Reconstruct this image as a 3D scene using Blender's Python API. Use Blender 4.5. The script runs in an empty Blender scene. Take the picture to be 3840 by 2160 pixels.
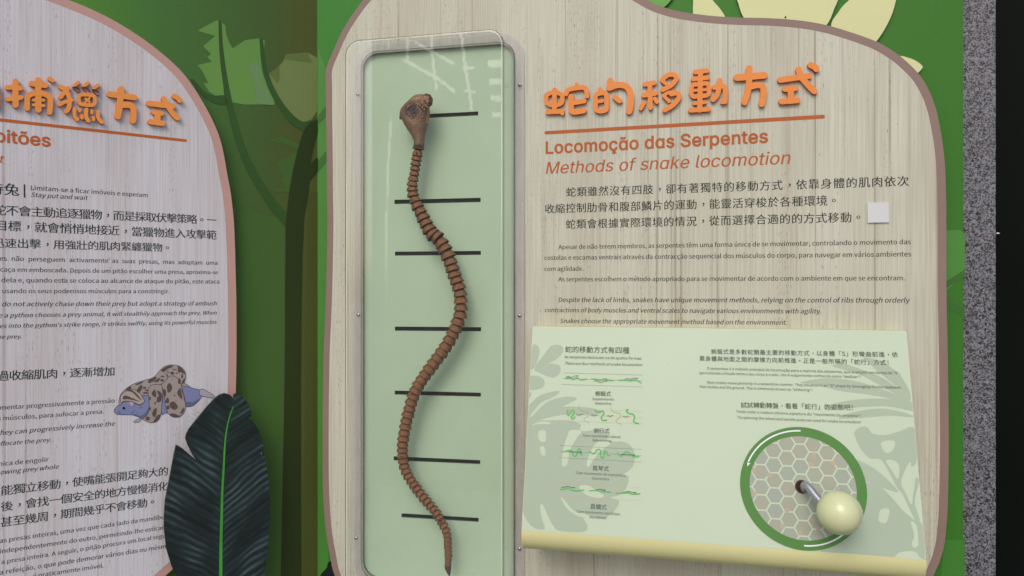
import bpy, bmesh, math, random, os
from mathutils import Vector, Matrix
from mathutils.geometry import tessellate_polygon
random.seed(7)
R = math.radians
scene = bpy.context.scene
col = scene.collection

# ------------------------------------------------------------------ camera
FPX = 2750.0                       # focal length in photo pixels (3840 wide)
cam_d = bpy.data.cameras.new('camera'); cam = bpy.data.objects.new('camera', cam_d); col.objects.link(cam)
CAM = Vector((0, 0, 1.45))
cam.location = CAM; cam.rotation_euler = (R(90), 0, 0)
cam_d.sensor_width = 36; cam_d.lens = 36*FPX/3840; cam_d.clip_start = .02; cam_d.clip_end = 500
scene.camera = cam

# ------------------------------------------------------------------ light
TH = math.atan(2750/12200); PH = math.atan(2750/4000)
Ur = Vector((math.cos(TH), -math.sin(TH), 0)); Zv = Vector((0, 0, 1)); Nr = Ur.cross(Zv)
Ul = Vector((math.cos(PH), math.sin(PH), 0)); Nl = Ul.cross(Zv)
to_sun = (Nr*1.0 - Ur*.12 + Zv*.90).normalized()
EL = math.asin(to_sun.z); AZ = math.atan2(to_sun.x, to_sun.y)
w = bpy.data.worlds.new('World'); scene.world = w; w.use_nodes = True
nt = w.node_tree; bg = nt.nodes['Background']
sky = nt.nodes.new('ShaderNodeTexSky'); sky.sky_type = 'NISHITA'; sky.sun_disc = False
sky.sun_elevation = EL; sky.sun_rotation = AZ; sky.air_density = 1.0; sky.dust_density = 4.0; sky.ozone_density = .6
nt.links.new(sky.outputs[0], bg.inputs[0]); bg.inputs[1].default_value = .14
sd = bpy.data.lights.new('sun', 'SUN'); sun = bpy.data.objects.new('sun', sd); col.objects.link(sun)
sd.energy = .6; sd.angle = R(30); sd.color = (1, .98, .95)
sun.rotation_euler = (-to_sun).to_track_quat('-Z', 'Y').to_euler(); sun.location = (-2, -2, 4)
scene.view_settings.view_transform = 'Standard'; scene.view_settings.look = 'None'
scene.view_settings.gamma = 1; scene.view_settings.exposure = 0.08
scene.cycles.max_bounces = 8; scene.cycles.transparent_max_bounces = 16

# ------------------------------------------------------------------ helpers
class Frame:
    def __init__(s, O, U, N):
        s.O = O.copy(); s.U = U; s.N = N; s.V = N.cross(U)
        s.M = Matrix(((U.x, s.V.x, N.x, O.x), (U.y, s.V.y, N.y, O.y), (U.z, s.V.z, N.z, O.z), (0, 0, 0, 1)))
        s.I = s.M.inverted()
    def p(s, x, y, n=0.0):          # photo pixel (3840 wide) -> local point on the plane n in front of this frame
        d = Vector(((x-1920)/FPX, 1, -(y-1080)/FPX))
        Q = s.O + s.N*n
        t = (Q-CAM).dot(s.N)/d.dot(s.N)
        return s.I @ (CAM + d*t)
    def q(s, pts, c=None, n=0.0):   # many points given in a crop (x0, y0, zoom)
        r = []
        for x, y in pts:
            if c: x, y = c[0]+x/c[2], c[1]+y/c[2]
            v = s.p(x, y, n); r.append((v.x, v.y))
        return r
def lin(c):
    return tuple(((v/255)/12.92 if v/255 <= .04045 else ((v/255+.055)/1.055)**2.4) for v in c)+(1,)
MATS = {}
def mat(name, rgb, rough=.5, metal=0, spec=.28, var=0, vscale=30, bump=0, bscale=200, coat=0, ramp=None):
    if name in MATS: return MATS[name]
    m = bpy.data.materials.new(name); m.use_nodes = True; n = m.node_tree; b = n.nodes['Principled BSDF']
    b.inputs['Base Color'].default_value = lin(rgb); b.inputs['Roughness'].default_value = rough
    b.inputs['Metallic'].default_value = metal; b.inputs['Specular IOR Level'].default_value = spec
    b.inputs['Coat Weight'].default_value = coat
    tc = n.nodes.new('ShaderNodeTexCoord')
    if var:
        nz = n.nodes.new('ShaderNodeTexNoise'); nz.inputs['Scale'].default_value = vscale; nz.inputs['Detail'].default_value = 5
        n.links.new(tc.outputs['Object'], nz.inputs['Vector'])
        hs = n.nodes.new('ShaderNodeHueSaturation'); hs.inputs['Color'].default_value = lin(rgb)
        mr = n.nodes.new('ShaderNodeMapRange'); mr.inputs[1].default_value = .25; mr.inputs[2].default_value = .75
        mr.inputs[3].default_value = 1-var; mr.inputs[4].default_value = 1+var
        n.links.new(nz.outputs[0], mr.inputs[0]); n.links.new(mr.outputs[0], hs.inputs['Value']); n.links.new(hs.outputs[0], b.inputs['Base Color'])
    if bump:
        nb = n.nodes.new('ShaderNodeTexNoise'); nb.inputs['Scale'].default_value = bscale; nb.inputs['Detail'].default_value = 4
        bp = n.nodes.new('ShaderNodeBump'); bp.inputs['Strength'].default_value = bump; bp.inputs['Distance'].default_value = .001
        n.links.new(tc.outputs['Object'], nb.inputs['Vector']); n.links.new(nb.outputs[0], bp.inputs['Height']); n.links.new(bp.outputs[0], b.inputs['Normal'])
    MATS[name] = m; return m
def newobj(name, verts, faces, m, parent=None, M=None, smooth=False, midx=None, **props):
    me = bpy.data.meshes.new(name); me.from_pydata([tuple(v) for v in verts], [], faces); 
    for x in (m if isinstance(m, (list, tuple)) else [m]): me.materials.append(x)
    if midx: me.polygons.foreach_set('material_index', midx)
    if smooth: me.polygons.foreach_set('use_smooth', [True]*len(me.polygons))
    me.update()
    o = bpy.data.objects.new(name, me); col.objects.link(o)
    if parent: o.parent = parent
    if M is not None: o.matrix_local = M
    for k, v in props.items(): o[k] = v
    return o
def thing(name, label, cat, frame=None, group=None, at=None):
    o = bpy.data.objects.new(name, None); col.objects.link(o); o.empty_display_size = .05
    o['label'] = label; o['category'] = cat
    if group: o['group'] = group
    if frame: o.matrix_world = frame.M
    return o
def area(p): return sum(p[i-1][0]*p[i][1]-p[i][0]*p[i-1][1] for i in range(len(p)))/2
def slabgeo(outer, holes, n0, n1, G=None, back=False):
    G = G if G is not None else ([], [], [])
    vs, fs, mi = G
    loops = [list(outer) if area(outer) > 0 else list(outer)[::-1]]
    for h in holes: loops.append(list(h) if area(h) < 0 else list(h)[::-1])
    b = len(vs); tot = sum(len(l) for l in loops)
    for l in loops: vs += [(x, y, n1) for x, y in l]
    tris = tessellate_polygon([[Vector((x, y, 0)) for x, y in l] for l in loops])
    flat = [p for l in loops for p in l]
    for t in tris:
        a, c, d = (flat[i] for i in t)
        s = (c[0]-a[0])*(d[1]-a[1])-(c[1]-a[1])*(d[0]-a[0])
        fs.append(tuple(b+i for i in (t if s > 0 else t[::-1]))); mi.append(0)
    if n0 is not None and n1-n0 > 1e-6:
        b2 = len(vs)
        for l in loops: vs += [(x, y, n0) for x, y in l]
        k = 0
        for l in loops:
            L = len(l)
            for i in range(L):
                j = (i+1) % L
                fs.append((b+k+i, b2+k+i, b2+k+j, b+k+j)); mi.append(1)
            k += L
    return G
def slab(name, outer, holes, n0, n1, m, parent, mside=None, **props):
    G = slabgeo(outer, holes, n0, n1)
    return newobj(name, G[0], G[1], [m, mside or m], parent, midx=G[2], **props)
def flat(name, polys, n, m, parent, **props):   # flat print: a sheet of ink on a board
    G = ([], [], [])
    for i, p in enumerate(polys): slabgeo(p, [], None, n+i*2e-6, G)
    return newobj(name, G[0], G[1], m, parent, **props)
def cat(pts, closed=True, sub=6):
    n = len(pts); out = []
    rng = range(n) if closed else range(n-1)
    for i in rng:
        if closed: p0, p1, p2, p3 = pts[i-1], pts[i], pts[(i+1) % n], pts[(i+2) % n]
        else: p0, p1, p2, p3 = pts[max(i-1, 0)], pts[i], pts[i+1], pts[min(i+2, n-1)]
        for k in range(sub):
            t = k/sub
            out.append(tuple(.5*((2*b)+(-a+c)*t+(2*a-5*b+4*c-d)*t*t+(-a+3*b-3*c+d)*t**3) for a, b, c, d in zip(p0, p1, p2, p3)))
    if not closed: out.append(tuple(pts[-1]))
    return out
def stroke(pts, r, closed=False, caps=6, smooth=True, sub=5):   # outline polygon (or quads) of a thick line
    if smooth and len(pts) > 2: pts = cat(pts, closed, sub)
    n = len(pts); rr = r if callable(r) else (lambda t: r)
    L, Rr = [], []
    for i, p in enumerate(pts):
        a = pts[i-1] if (i > 0 or closed) else p; c = pts[(i+1) % n] if (i < n-1 or closed) else p
        dx, dy = c[0]-a[0], c[1]-a[1]; l = math.hypot(dx, dy) or 1; dx /= l; dy /= l
        w_ = rr(i/max(n-1, 1))
        L.append((p[0]-dy*w_, p[1]+dx*w_)); Rr.append((p[0]+dy*w_, p[1]-dx*w_))
    if closed: return L, Rr
    out = list(Rr)
    def cap(p, ang, w_):
        return [(p[0]+math.cos(ang+math.pi*k/caps)*w_, p[1]+math.sin(ang+math.pi*k/caps)*w_) for k in range(1, caps)]
    e = pts[-1]; out += cap(e, math.atan2(Rr[-1][1]-e[1], Rr[-1][0]-e[0]), rr(1))
    out += L[::-1]
    s = pts[0]; out += cap(s, math.atan2(L[0][1]-s[1], L[0][0]-s[0]), rr(0))
    return out
def ring(pts, r, sub=5):
    a, b = stroke(pts, r, closed=True, sub=sub)
    return (a, b) if abs(area(a)) > abs(area(b)) else (b, a)
def circ(x, y, r, n=20, ry=None): return [(x+math.cos(2*math.pi*k/n)*r, y+math.sin(2*math.pi*k/n)*(ry or r)) for k in range(n)]
def lscale(fr, x, y, n=0): return (fr.p(x+1, y, n)-fr.p(x, y, n)).length, (fr.p(x, y+1, n)-fr.p(x, y, n)).length
FD = bpy.utils.system_resource('DATAFILES', path='fonts') or ''
def font(fn):                       # the fonts Blender itself ships with; its default font is the fallback
    try: return bpy.data.fonts.load(os.path.join(FD, fn))
    except Exception: return None
NOTO, INTER = font('Noto Sans CJK Regular.woff2'), font('Inter.woff2')
fc = bpy.data.curves.new('lettering', 'FONT'); fo = bpy.data.objects.new('lettering', fc); col.objects.link(fo)
default_font = fc.font
def measure():
    bpy.context.view_layer.update()
    dg = bpy.context.evaluated_depsgraph_get(); ev = fo.evaluated_get(dg); me = ev.to_mesh()
    vs = [v.co.copy() for v in me.vertices]; fs = [tuple(p.vertices) for p in me.polygons]
    ev.to_mesh_clear(); return vs, fs
fc.size = 1; fc.resolution_u = 3
UNIT = {}; GLYPH = {}
def setfont(f): fc.font = {'noto': NOTO, 'inter': INTER, 'cjk': None}[f] or default_font
for k_ in ('noto', 'inter'):
    setfont(k_); fc.body = 'H'
    v_, _ = measure(); UNIT[k_] = (max(v.y for v in v_)-min(v.y for v in v_))/.73
UNIT['cjk'] = 1.0
fc.space_line = 4
def warm(chars, f, batch=48):                 # measure many characters at once, one to a line
    chars = [c for c in dict.fromkeys(chars) if (c, f) not in GLYPH and c != ' ']
    setfont(f)
    gl_ = '\u4e2d' if f == 'cjk' else 'H'
    fc.body = gl_+'\n'+gl_; v_, _ = measure(); ys_ = [v.y for v in v_]; fc.body = gl_; v1_, _ = measure()
    step = max(ys_)-min(ys_)-(max(v.y for v in v1_)-min(v.y for v in v1_))
    for k in range(0, len(chars), batch):
        b = chars[k:k+batch]; res = []
        for rep in (1, 2):
            fc.body = '\n'.join(c*rep for c in b); vs, fs = measure()
            mid_ = UNIT[f]*.35; slot = [int(round(-(v.y-mid_)/step)) for v in vs]
            res.append((vs, fs, slot))
        for i, c in enumerate(b):
            vs, fs, sl_ = res[0]; ids = [j for j, q in enumerate(sl_) if q == i]; mp_ = {j: n for n, j in enumerate(ids)}
            V_ = [Vector((vs[j].x, vs[j].y+i*step, 0)) for j in ids]
            F_ = [tuple(mp_[j] for j in q) for q in fs if q[0] in mp_]
            x2 = max(res[1][0][j].x for j, q in enumerate(res[1][2]) if q == i)
            GLYPH[c, f] = (V_, F_, x2-max(v.x for v in V_))
    fc.body = 'H H'; a, _ = measure(); fc.body = 'HH'; b, _ = measure()
    GLYPH[' ', f] = ([], [], max(v.x for v in a)-max(v.x for v in b))
QUEUE = []
def glyph(ch, f):
    if ord(ch) < 0x2e80: return GLYPH[ch, f]
    V_, F_, a_ = GLYPH[ch, 'cjk']; k = UNIT[f]
    o_ = Vector((.29, .27, 0)) if ch in '\uff0c\u3002' else Vector((0, 0, 0))   # full-width stops sit in the middle of their square
    return [(v+o_)*k for v in V_], F_, k
def layout(body, f, sp=0.0, cs=0.0):          # glyph run: sp widens spaces, cs widens every advance
    x = 0; run = []; x0 = None; x1 = 0
    for i, ch in enumerate(body):
        vs, fs, adv = glyph(ch, f)
        if vs:
            run.append((x, vs, fs)); x1 = x+max(v.x for v in vs)
            if x0 is None: x0 = x+min(v.x for v in vs)
        x += adv+cs+(sp if ch == ' ' else 0)
    return run, x0 or 0, x1
def text(*a, **k):                  # text is laid out at the end, when every character has been measured
    QUEUE.append((a, k, k.pop('rel', None)))
def text_now(body, fr, a, b, parent, m, em=None, c=None, n=.0004, italic=False, bold=0, fnt='noto', cjk=None, res=3, name='text_line'):
    if c: a, b = (c[0]+a[0]/c[2], c[1]+a[1]/c[2]), (c[0]+b[0]/c[2], c[1]+b[1]/c[2])
    if em and c: em = em/c[2]
    A, B = fr.p(*a, n), fr.p(*b, n)
    A = Vector((A.x, A.y)); B = Vector((B.x, B.y)); W = (B-A).length; d = (B-A).normalized()
    cjk = any(ord(ch) > 0x2e80 for ch in body) if cjk is None else cjk
    K_ = UNIT[fnt]; sh = .2 if italic else 0
    run, x0, x1 = layout(body, fnt); w1 = x1-x0
    if em:
        sc = em*lscale(fr, *a, n)[1]/K_; tgt = W/sc
        if (not cjk) and ' ' in body: run, x0, x1 = layout(body, fnt, sp=(tgt-w1)/body.count(' '))
        else: run, x0, x1 = layout(body, fnt, cs=(tgt-w1)/max(1, len(body)-1))
        sx = sc
    else: sc = sx = W/w1
    up = Vector((-d.y, d.x)); lift = .075*K_ if cjk and fnt == 'noto' else 0
    out, F2 = [], []
    br_ = bold*K_*sc
    if not bold: sh_ = [(0, 0)]
    elif bold < .02: sh_ = [(-br_, 0), (br_, 0)]
    else: sh_ = [(math.cos(k*math.pi/5)*br_, math.sin(k*math.pi/5)*br_) for k in range(10)]
    for k, (ox, oy) in enumerate(sh_):
        for gx, vs, fs in run:
            b0 = len(out)
            for v in vs:
                q = A+d*((gx+v.x+v.y*sh-x0)*sx+ox)+up*((v.y+lift)*sc+oy); out.append((q.x, q.y, n+k*1.5e-5))
            F2 += [tuple(i+b0 for i in f) for f in fs]
    return newobj(name, out, F2, m, parent)

# ------------------------------------------------------------------ frames
O0 = CAM+Vector((0, 1.0, 0))
TP = .015                                         # how far the panels stand off the green boards
FR = Frame(O0, Ur, Nr)                            # face of the right panel
FG = Frame(O0-Nr*TP, Ur, Nr)                      # face of the right green board
seam = FG.M @ FG.p(1190, 1080)
FLB = Frame(seam, Ul, Nl)                         # face of the left green board
FL = Frame(seam+Nl*TP, Ul, Nl)                    # face of the left panel

# ------------------------------------------------------------------ materials
def wood(name, base, streak, dark, seed, ks=1.0):
    m = bpy.data.materials.new(name); m.use_nodes = True; n = m.node_tree; b = n.nodes['Principled BSDF']
    b.inputs['Roughness'].default_value = .55; b.inputs['Specular IOR Level'].default_value = .25
    tc = n.nodes.new('ShaderNodeTexCoord')
    def noise(sx, sy, det, off, dist=0, sc=1):
        mp = n.nodes.new('ShaderNodeMapping'); mp.inputs['Scale'].default_value = (sx*ks, sy, 1); mp.inputs['Location'].default_value = (off+seed, off*1.7, 0)
        nz = n.nodes.new('ShaderNodeTexNoise'); nz.inputs['Scale'].default_value = sc; nz.inputs['Detail'].default_value = det; nz.inputs['Distortion'].default_value = dist
        n.links.new(tc.outputs['Object'], mp.inputs['Vector']); n.links.new(mp.outputs[0], nz.inputs['Vector']); return nz.outputs[0]
    def rng(s, a, b_, c, d):
        r = n.nodes.new('ShaderNodeMapRange'); r.inputs[1].default_value = a; r.inputs[2].default_value = b_; r.inputs[3].default_value = c; r.inputs[4].default_value = d
        n.links.new(s, r.inputs[0]); return r.outputs[0]
    def mix(f, a, b_):
        x = n.nodes.new('ShaderNodeMix'); x.data_type = 'RGBA'
        n.links.new(f, x.inputs['Factor'])
        for s, v in ((6, a), (7, b_)):
            if isinstance(v, tuple): x.inputs[s].default_value = v
            else: n.links.new(v, x.inputs[s])
        return x.outputs[2]
    c = mix(rng(noise(16, .8, 3, 0), .38, .68, 0, .5), lin(base), lin(streak))
    c = mix(rng(noise(150, 2.2, 5, 3, .3), .56, .76, 0, .8), c, lin(streak))        # tan streaks
    c = mix(rng(noise(130, 1.0, 4, 5, .2), .61, .67, 0, .55), c, lin(dark))          # occasional long dark lines
    c = mix(rng(noise(620, 8, 3, 7), .40, .70, 0, .32), c, lin(dark))             # fine grain
    pores = n.nodes.new('ShaderNodeMath'); pores.operation = 'MULTIPLY'
    n.links.new(rng(noise(900, 120, 2, 9), .60, .70, 0, 1), pores.inputs[0]); n.links.new(rng(noise(60, 2.5, 2, 12), .48, .6, 0, .6), pores.inputs[1])
    c = mix(pores.outputs[0], c, lin((98, 84, 68)))
    c = mix(rng(noise(7, 5, 4, 21), .55, .8, 0, .18), c, lin(dark))               # grime
    n.links.new(c, b.inputs['Base Color'])
    bp = n.nodes.new('ShaderNodeBump'); bp.inputs['Strength'].default_value = .12; bp.inputs['Distance'].default_value = .0005
    n.links.new(noise(620, 8, 3, 7), bp.inputs['Height']); n.links.new(bp.outputs[0], b.inputs['Normal'])
    return m
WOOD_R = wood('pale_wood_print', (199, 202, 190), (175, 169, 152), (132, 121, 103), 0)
WOOD_L = wood('pinkish_wood_print', (218, 219, 229), (202, 194, 197), (166, 148, 148), 40)  # paler, pinker base: left-right light balance put into the tint
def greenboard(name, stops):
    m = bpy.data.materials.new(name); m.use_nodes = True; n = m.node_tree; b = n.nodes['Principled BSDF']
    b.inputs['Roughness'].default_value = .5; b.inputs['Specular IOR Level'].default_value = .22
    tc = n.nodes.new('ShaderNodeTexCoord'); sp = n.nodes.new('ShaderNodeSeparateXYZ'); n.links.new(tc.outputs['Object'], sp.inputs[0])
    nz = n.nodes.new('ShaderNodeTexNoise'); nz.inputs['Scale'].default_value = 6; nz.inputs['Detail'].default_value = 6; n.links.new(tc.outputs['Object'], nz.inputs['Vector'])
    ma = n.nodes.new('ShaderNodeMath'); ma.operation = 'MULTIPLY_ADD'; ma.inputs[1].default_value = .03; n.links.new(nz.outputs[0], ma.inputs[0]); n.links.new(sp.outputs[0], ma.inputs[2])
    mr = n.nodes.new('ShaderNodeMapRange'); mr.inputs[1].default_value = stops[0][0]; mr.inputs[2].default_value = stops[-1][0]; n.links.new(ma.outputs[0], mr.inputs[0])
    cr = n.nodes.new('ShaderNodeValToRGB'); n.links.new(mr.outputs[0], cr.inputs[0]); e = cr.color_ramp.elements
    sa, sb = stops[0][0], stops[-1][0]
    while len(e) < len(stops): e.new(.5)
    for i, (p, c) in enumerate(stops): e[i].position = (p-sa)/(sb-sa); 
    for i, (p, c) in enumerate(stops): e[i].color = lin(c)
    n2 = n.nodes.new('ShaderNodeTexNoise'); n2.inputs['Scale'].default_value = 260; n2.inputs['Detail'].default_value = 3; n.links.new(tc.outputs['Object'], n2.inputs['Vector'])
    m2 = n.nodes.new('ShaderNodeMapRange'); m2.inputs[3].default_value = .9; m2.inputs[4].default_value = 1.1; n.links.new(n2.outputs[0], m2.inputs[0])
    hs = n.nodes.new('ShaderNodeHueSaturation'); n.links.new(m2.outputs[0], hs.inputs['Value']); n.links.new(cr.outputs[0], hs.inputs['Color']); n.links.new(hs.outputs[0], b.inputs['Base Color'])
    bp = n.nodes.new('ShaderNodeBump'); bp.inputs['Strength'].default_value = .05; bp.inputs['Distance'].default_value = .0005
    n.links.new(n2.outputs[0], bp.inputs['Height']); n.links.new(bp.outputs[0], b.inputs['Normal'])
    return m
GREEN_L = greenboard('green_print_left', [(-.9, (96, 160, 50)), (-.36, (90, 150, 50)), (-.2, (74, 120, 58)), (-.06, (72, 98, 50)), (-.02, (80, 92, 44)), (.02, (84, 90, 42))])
GREEN_R = greenboard('green_print_right', [(-.3, (58, 126, 50)), (.1, (60, 124, 46)), (.6, (54, 112, 36)), (.75, (54, 112, 34))])
INK = mat('dark_green_ink', (42, 52, 42), .5)
INK2 = mat('grey_green_ink', (72, 86, 74), .5)
BROWN = mat('brown_orange_ink', (172, 92, 44), .5, var=.04)
ORANGE = mat('orange_acrylic_letter', (224, 136, 66), .42, var=.03)
ORANGE_S = mat('orange_letter_edge', (196, 92, 48), .5)
ORANGE_L = mat('orange_acrylic_letter_left', (242, 156, 78), .42, var=.03)
ORANGE_LS = mat('orange_letter_edge_left', (192, 88, 40), .5)
BORDER_R = mat('mauve_border', (136, 116, 110), .5, var=.06, vscale=14)
BORDER_L = mat('pink_border', (198, 158, 152), .5, var=.05, vscale=14)
CREAMEDGE = mat('cream_board_edge', (214, 198, 160), .6)
EDGE_R = mat('tan_board_edge', (120, 128, 112), .6)

# ------------------------------------------------------------------ setting: ground
gm = bpy.data.materials.new('paving'); gm.use_nodes = True; n_ = gm.node_tree; b_ = n_.nodes['Principled BSDF']; b_.inputs['Roughness'].default_value = .85
br = n_.nodes.new('ShaderNodeTexBrick'); br.inputs['Scale'].default_value = 1; br.inputs['Color1'].default_value = (.24, .23, .21, 1); br.inputs['Color2'].default_value = (.29, .28, .26, 1); br.inputs['Mortar'].default_value = (.12, .12, .11, 1); br.inputs['Mortar Size'].default_value = .01
tc_ = n_.nodes.new('ShaderNodeTexCoord'); n_.links.new(tc_.outputs['Object'], br.inputs['Vector']); n_.links.new(br.outputs[0], b_.inputs['Base Color'])
newobj('ground', [(-60, -60, 0), (60, -60, 0), (60, 60, 0), (-60, 60, 0)], [(0, 1, 2, 3)], gm, kind='structure')

# ------------------------------------------------------------------ green boards
def rect(fr, x0, x1, z0, z1): return [(x0, z0), (x1, z0), (x1, z1), (x0, z1)]
gr = thing('green_wall_board', 'mid green printed board behind the snake panel, next to the granite strip', 'wall board', FG)
xr = FG.p(3612.5, 1080).x; xs = FG.p(1190, 1080).x
slab('board', rect(FG, xs-.012, xr, -1.3, 1.0), [], -.02, 0, GREEN_R, gr, mat('pale_green_edge', (150, 186, 132), .5))
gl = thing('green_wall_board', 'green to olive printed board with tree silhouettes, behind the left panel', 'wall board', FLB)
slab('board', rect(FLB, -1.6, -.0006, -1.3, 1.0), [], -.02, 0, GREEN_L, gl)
# printed trees on the left board
G0 = (640, 0, 2.0125); G1 = (640, 720, 2.0125); G2 = (560, 1440, 2.0125)
def g1y(p): return [(x, y+1449) for x, y in p]      # G1 points in G0 numbers
LEAFY = mat('light_leaf_print', (104, 150, 74), .42, var=.07, vscale=9)
LEAFY2 = mat('pale_leaf_print', (118, 136, 80), .42, var=.08, vscale=9)
LEAFY3 = mat('faint_leaf_print', (70, 104, 46), .42, var=.06, vscale=9)
BRANCH = mat('branch_print', (54, 88, 38), .42, var=.10, vscale=5)
TRUNK = mat('trunk_print', (44, 60, 22), .42, var=.10, vscale=5)
OLIVE = mat('olive_band_print', (76, 86, 36), .42, var=.08, vscale=5)
def pr(name, crop, pts, m, n, parent=gl, fr=FLB, smooth=False, sub=4):
    return flat(name, [fr.q(cat(pts, True, sub) if smooth else pts, crop)], n, m, parent)
pr('printed_leaf', G0, [(150, 600), (180, 605), (230, 660), (300, 722), (345, 725), (402, 725), (395, 600), (372, 400), (360, 155), (345, 155), (310, 172), (202, 232), (335, 272), (245, 350), (306, 408), (277, 427), (308, 468), (203, 490), (240, 540), (284, 628), (247, 628), (290, 690), (230, 660)][4:], LEAFY, .0003)
pr('printed_leaf', G0, [(384, 165), (413, 195), (418, 250), (435, 310), (466, 366), (560, 305), (610, 296), (668, 290), (690, 470), (720, 600), (760, 700), (790, 790), (560, 790), (455, 770), (440, 700), (410, 560), (388, 400)], LEAFY, .0003)
pr('printed_leaf', G0, [(694, 303), (711, 305), (706, 365)], LEAFY, .0003)
pr('printed_leaf', G0, [(740, 555), (800, 515), (845, 470), (870, 410), (960, 403), (1035, 397), (1112, 440), (1112, 830), (1060, 905), (1000, 922), (930, 890), (850, 790), (780, 670)], LEAFY2, .0003)
pr('printed_leaf', G0, [(872, 412), (1035, 400), (1068, 475), (860, 445)], mat('mid_leaf_print', (100, 118, 62), .42, var=.06), .0005)
pr('printed_leaf', G0, [(742, 556), (820, 500), (822, 600), (808, 632)], mat('mid_leaf_print', (0, 0, 0)), .0005)
pr('printed_leaf', G0, [(590, 490), (625, 468), (655, 470), (690, 560), (700, 620), (650, 785), (632, 785), (640, 650)], mat('bluish_leaf_print', (110, 148, 96), .42), .0005)
pr('printed_leaf', G0, [(600, 705), (650, 715), (700, 640), (720, 640), (775, 795), (660, 785), (640, 720)], mat('bluish_leaf_print', (0, 0, 0)), .0006)
pr('printed_leaf', G0, [(735, 1055), (840, 1033), (975, 1090), (960, 1125), (850, 1085), (740, 1068)], LEAFY3, .0003)
pr('printed_leaf', G0, [(955, 1145), (800, 1225), (850, 1335), (820, 1360), (870, 1425), (750, 1425), (800, 1449), (900, 1449)], LEAFY3, .0003)
pr('printed_leaf', G0, [(805, 890), (830, 880), (860, 915)], LEAFY3, .0003)
pr('printed_leaf', G0, g1y([(500, 110), (600, 130), (700, 175), (800, 190), (862, 250), (862, 3000), (500, 3000), (520, 900), (505, 300)]), LEAFY3, .0002)
pr('printed_band', G0, g1y([(1040, 0), (1112, 0), (1112, 4400), (990, 4400), (1020, 900)]), OLIVE, .0002)
pr('printed_branch', G0, [(150, 605), (175, 603), (215, 650), (265, 700), (330, 722), (405, 722), (420, 785), (340, 782), (260, 742), (200, 680)], BRANCH, .0006, smooth=True)
def brs(name, pts, r0, r1, m, n, parent=gl, fr=FLB, crop=G0):
    P = stroke(pts, lambda t: r0+(r1-r0)*t)
    flat(name, [fr.q(P, crop)], n, m, parent)
brs('printed_branch', [(372, 165), (378, 330), (395, 500), (425, 690), (465, 880), (525, 1090), (610, 1290), (720, 1470), (800, 1580), (890, 1680)], 11, 42, BRANCH, .0006)
brs('printed_branch', [(682, 300), (693, 430), (718, 560), (780, 710), (870, 850), (960, 935), (1040, 955), (1112, 930)], 11, 38, BRANCH, .0006)
pr('printed_trunk', G0, [(1112, 905), (1112, 990), (1075, 1120), (1050, 1250), (1040, 1449), (1005, 1650), (992, 1950), (985, 2350), (980, 2898), (985, 4400), (830, 4400), (858, 2898), (862, 2350), (868, 1690), (878, 1580), (893, 1449), (920, 1290), (960, 1120), (1000, 990), (1050, 925)], TRUNK, .0007)
brs('printed_branch', [(1010, 1345), (1060, 1290), (1112, 1230)], 40, 38, TRUNK, .0008)
# prints on the narrow strip right of the seam and at the far right
LG = mat('right_leaf_print', (72, 132, 56), .42, var=.05); DG = mat('right_branch_print', (54, 104, 44), .42, var=.05)
flat('printed_leaf', [FG.q([(1115, 365), (1140, 440), (1180, 530), (1190, 700), (1190, 4500), (1115, 4500)], G0)], .0003, LG, gr)
for y0, y1, h in ((900, 850, 60), (1240, 1190, 80)):
    flat('printed_branch', [FG.q([(1115, y0-30), (1190, y1-70), (1190, y1+20), (1115, y0+h-20)], G0)], .0005, DG, gr)
RC = (3400, 500, .8727)
flat('printed_leaf', [FG.q([(120, 318), (175, 316), (190, 335), (190, 460), (125, 520)], RC)], .0003, LG, gr)
flat('printed_branch', [FG.q([(120, 490), (190, 445), (190, 470), (120, 512)], RC)], .0005, DG, gr)
flat('printed_branch', [FG.q([(120, 535), (190, 575), (190, 600), (120, 565)], RC)], .0005, DG, gr)
flat('printed_band', [FG.q([(120, 1330), (190, 1330), (190, 1500), (110, 1500)], RC)], .0003, mat('deep_green_print', (62, 122, 48), .42), gr)

# ------------------------------------------------------------------ petals and leaves behind the right panel
PT = (2200, 0, 1.5707)
PETAL = mat('cream_petal', (206, 210, 160), .45, var=.03, vscale=12); PEDGE = mat('petal_edge', (120, 130, 70), .6)
def cutout(name, label, catg, pts, m, n0, n1, crop, fr, parent=None, me=PEDGE, smooth=True):
    t = thing(name, label, catg, fr)
    slab('cut_sheet', fr.q(cat(pts, True, 6) if smooth else pts, crop, n1), [], n0, n1, m, t, me); return t
cutout('petal_cutout', 'narrow cream petal cutout behind the top of the snake panel, leftmost of the three', 'cutout', [(628, -160), (628, 0), (626, 60), (640, 140), (760, 150), (818, 120), (795, 65), (745, 5), (690, -60)], PETAL, 0, .004, PT, FG)
cutout('petal_cutout', 'broad cream petal cutout with a small dark chip, middle one above the snake panel', 'cutout', [(880, -60), (895, 25), (925, 103), (1000, 190), (1320, 200), (1410, 150), (1455, 60), (1478, -40), (1400, -220), (1150, -300), (950, -220)], PETAL, 0, .0045, PT, FG)
cutout('petal_cutout', 'cream petal cutout leaning right above the rounded corner of the snake panel', 'cutout', [(1440, 155), (1480, 75), (1530, 15), (1620, -50), (1760, -90), (1825, -60), (1812, 40), (1770, 145), (1700, 250), (1600, 320), (1480, 300)], PETAL, 0, .004, PT, FG)
cutout('petal_cutout', 'small cream petal tip poking out right of the panel border', 'cutout', [(1840, 335), (1900, 342), (1945, 362), (1978, 390), (1968, 412), (1945, 435), (1900, 470), (1840, 430)], PETAL, 0, .004, PT, FG)
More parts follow.
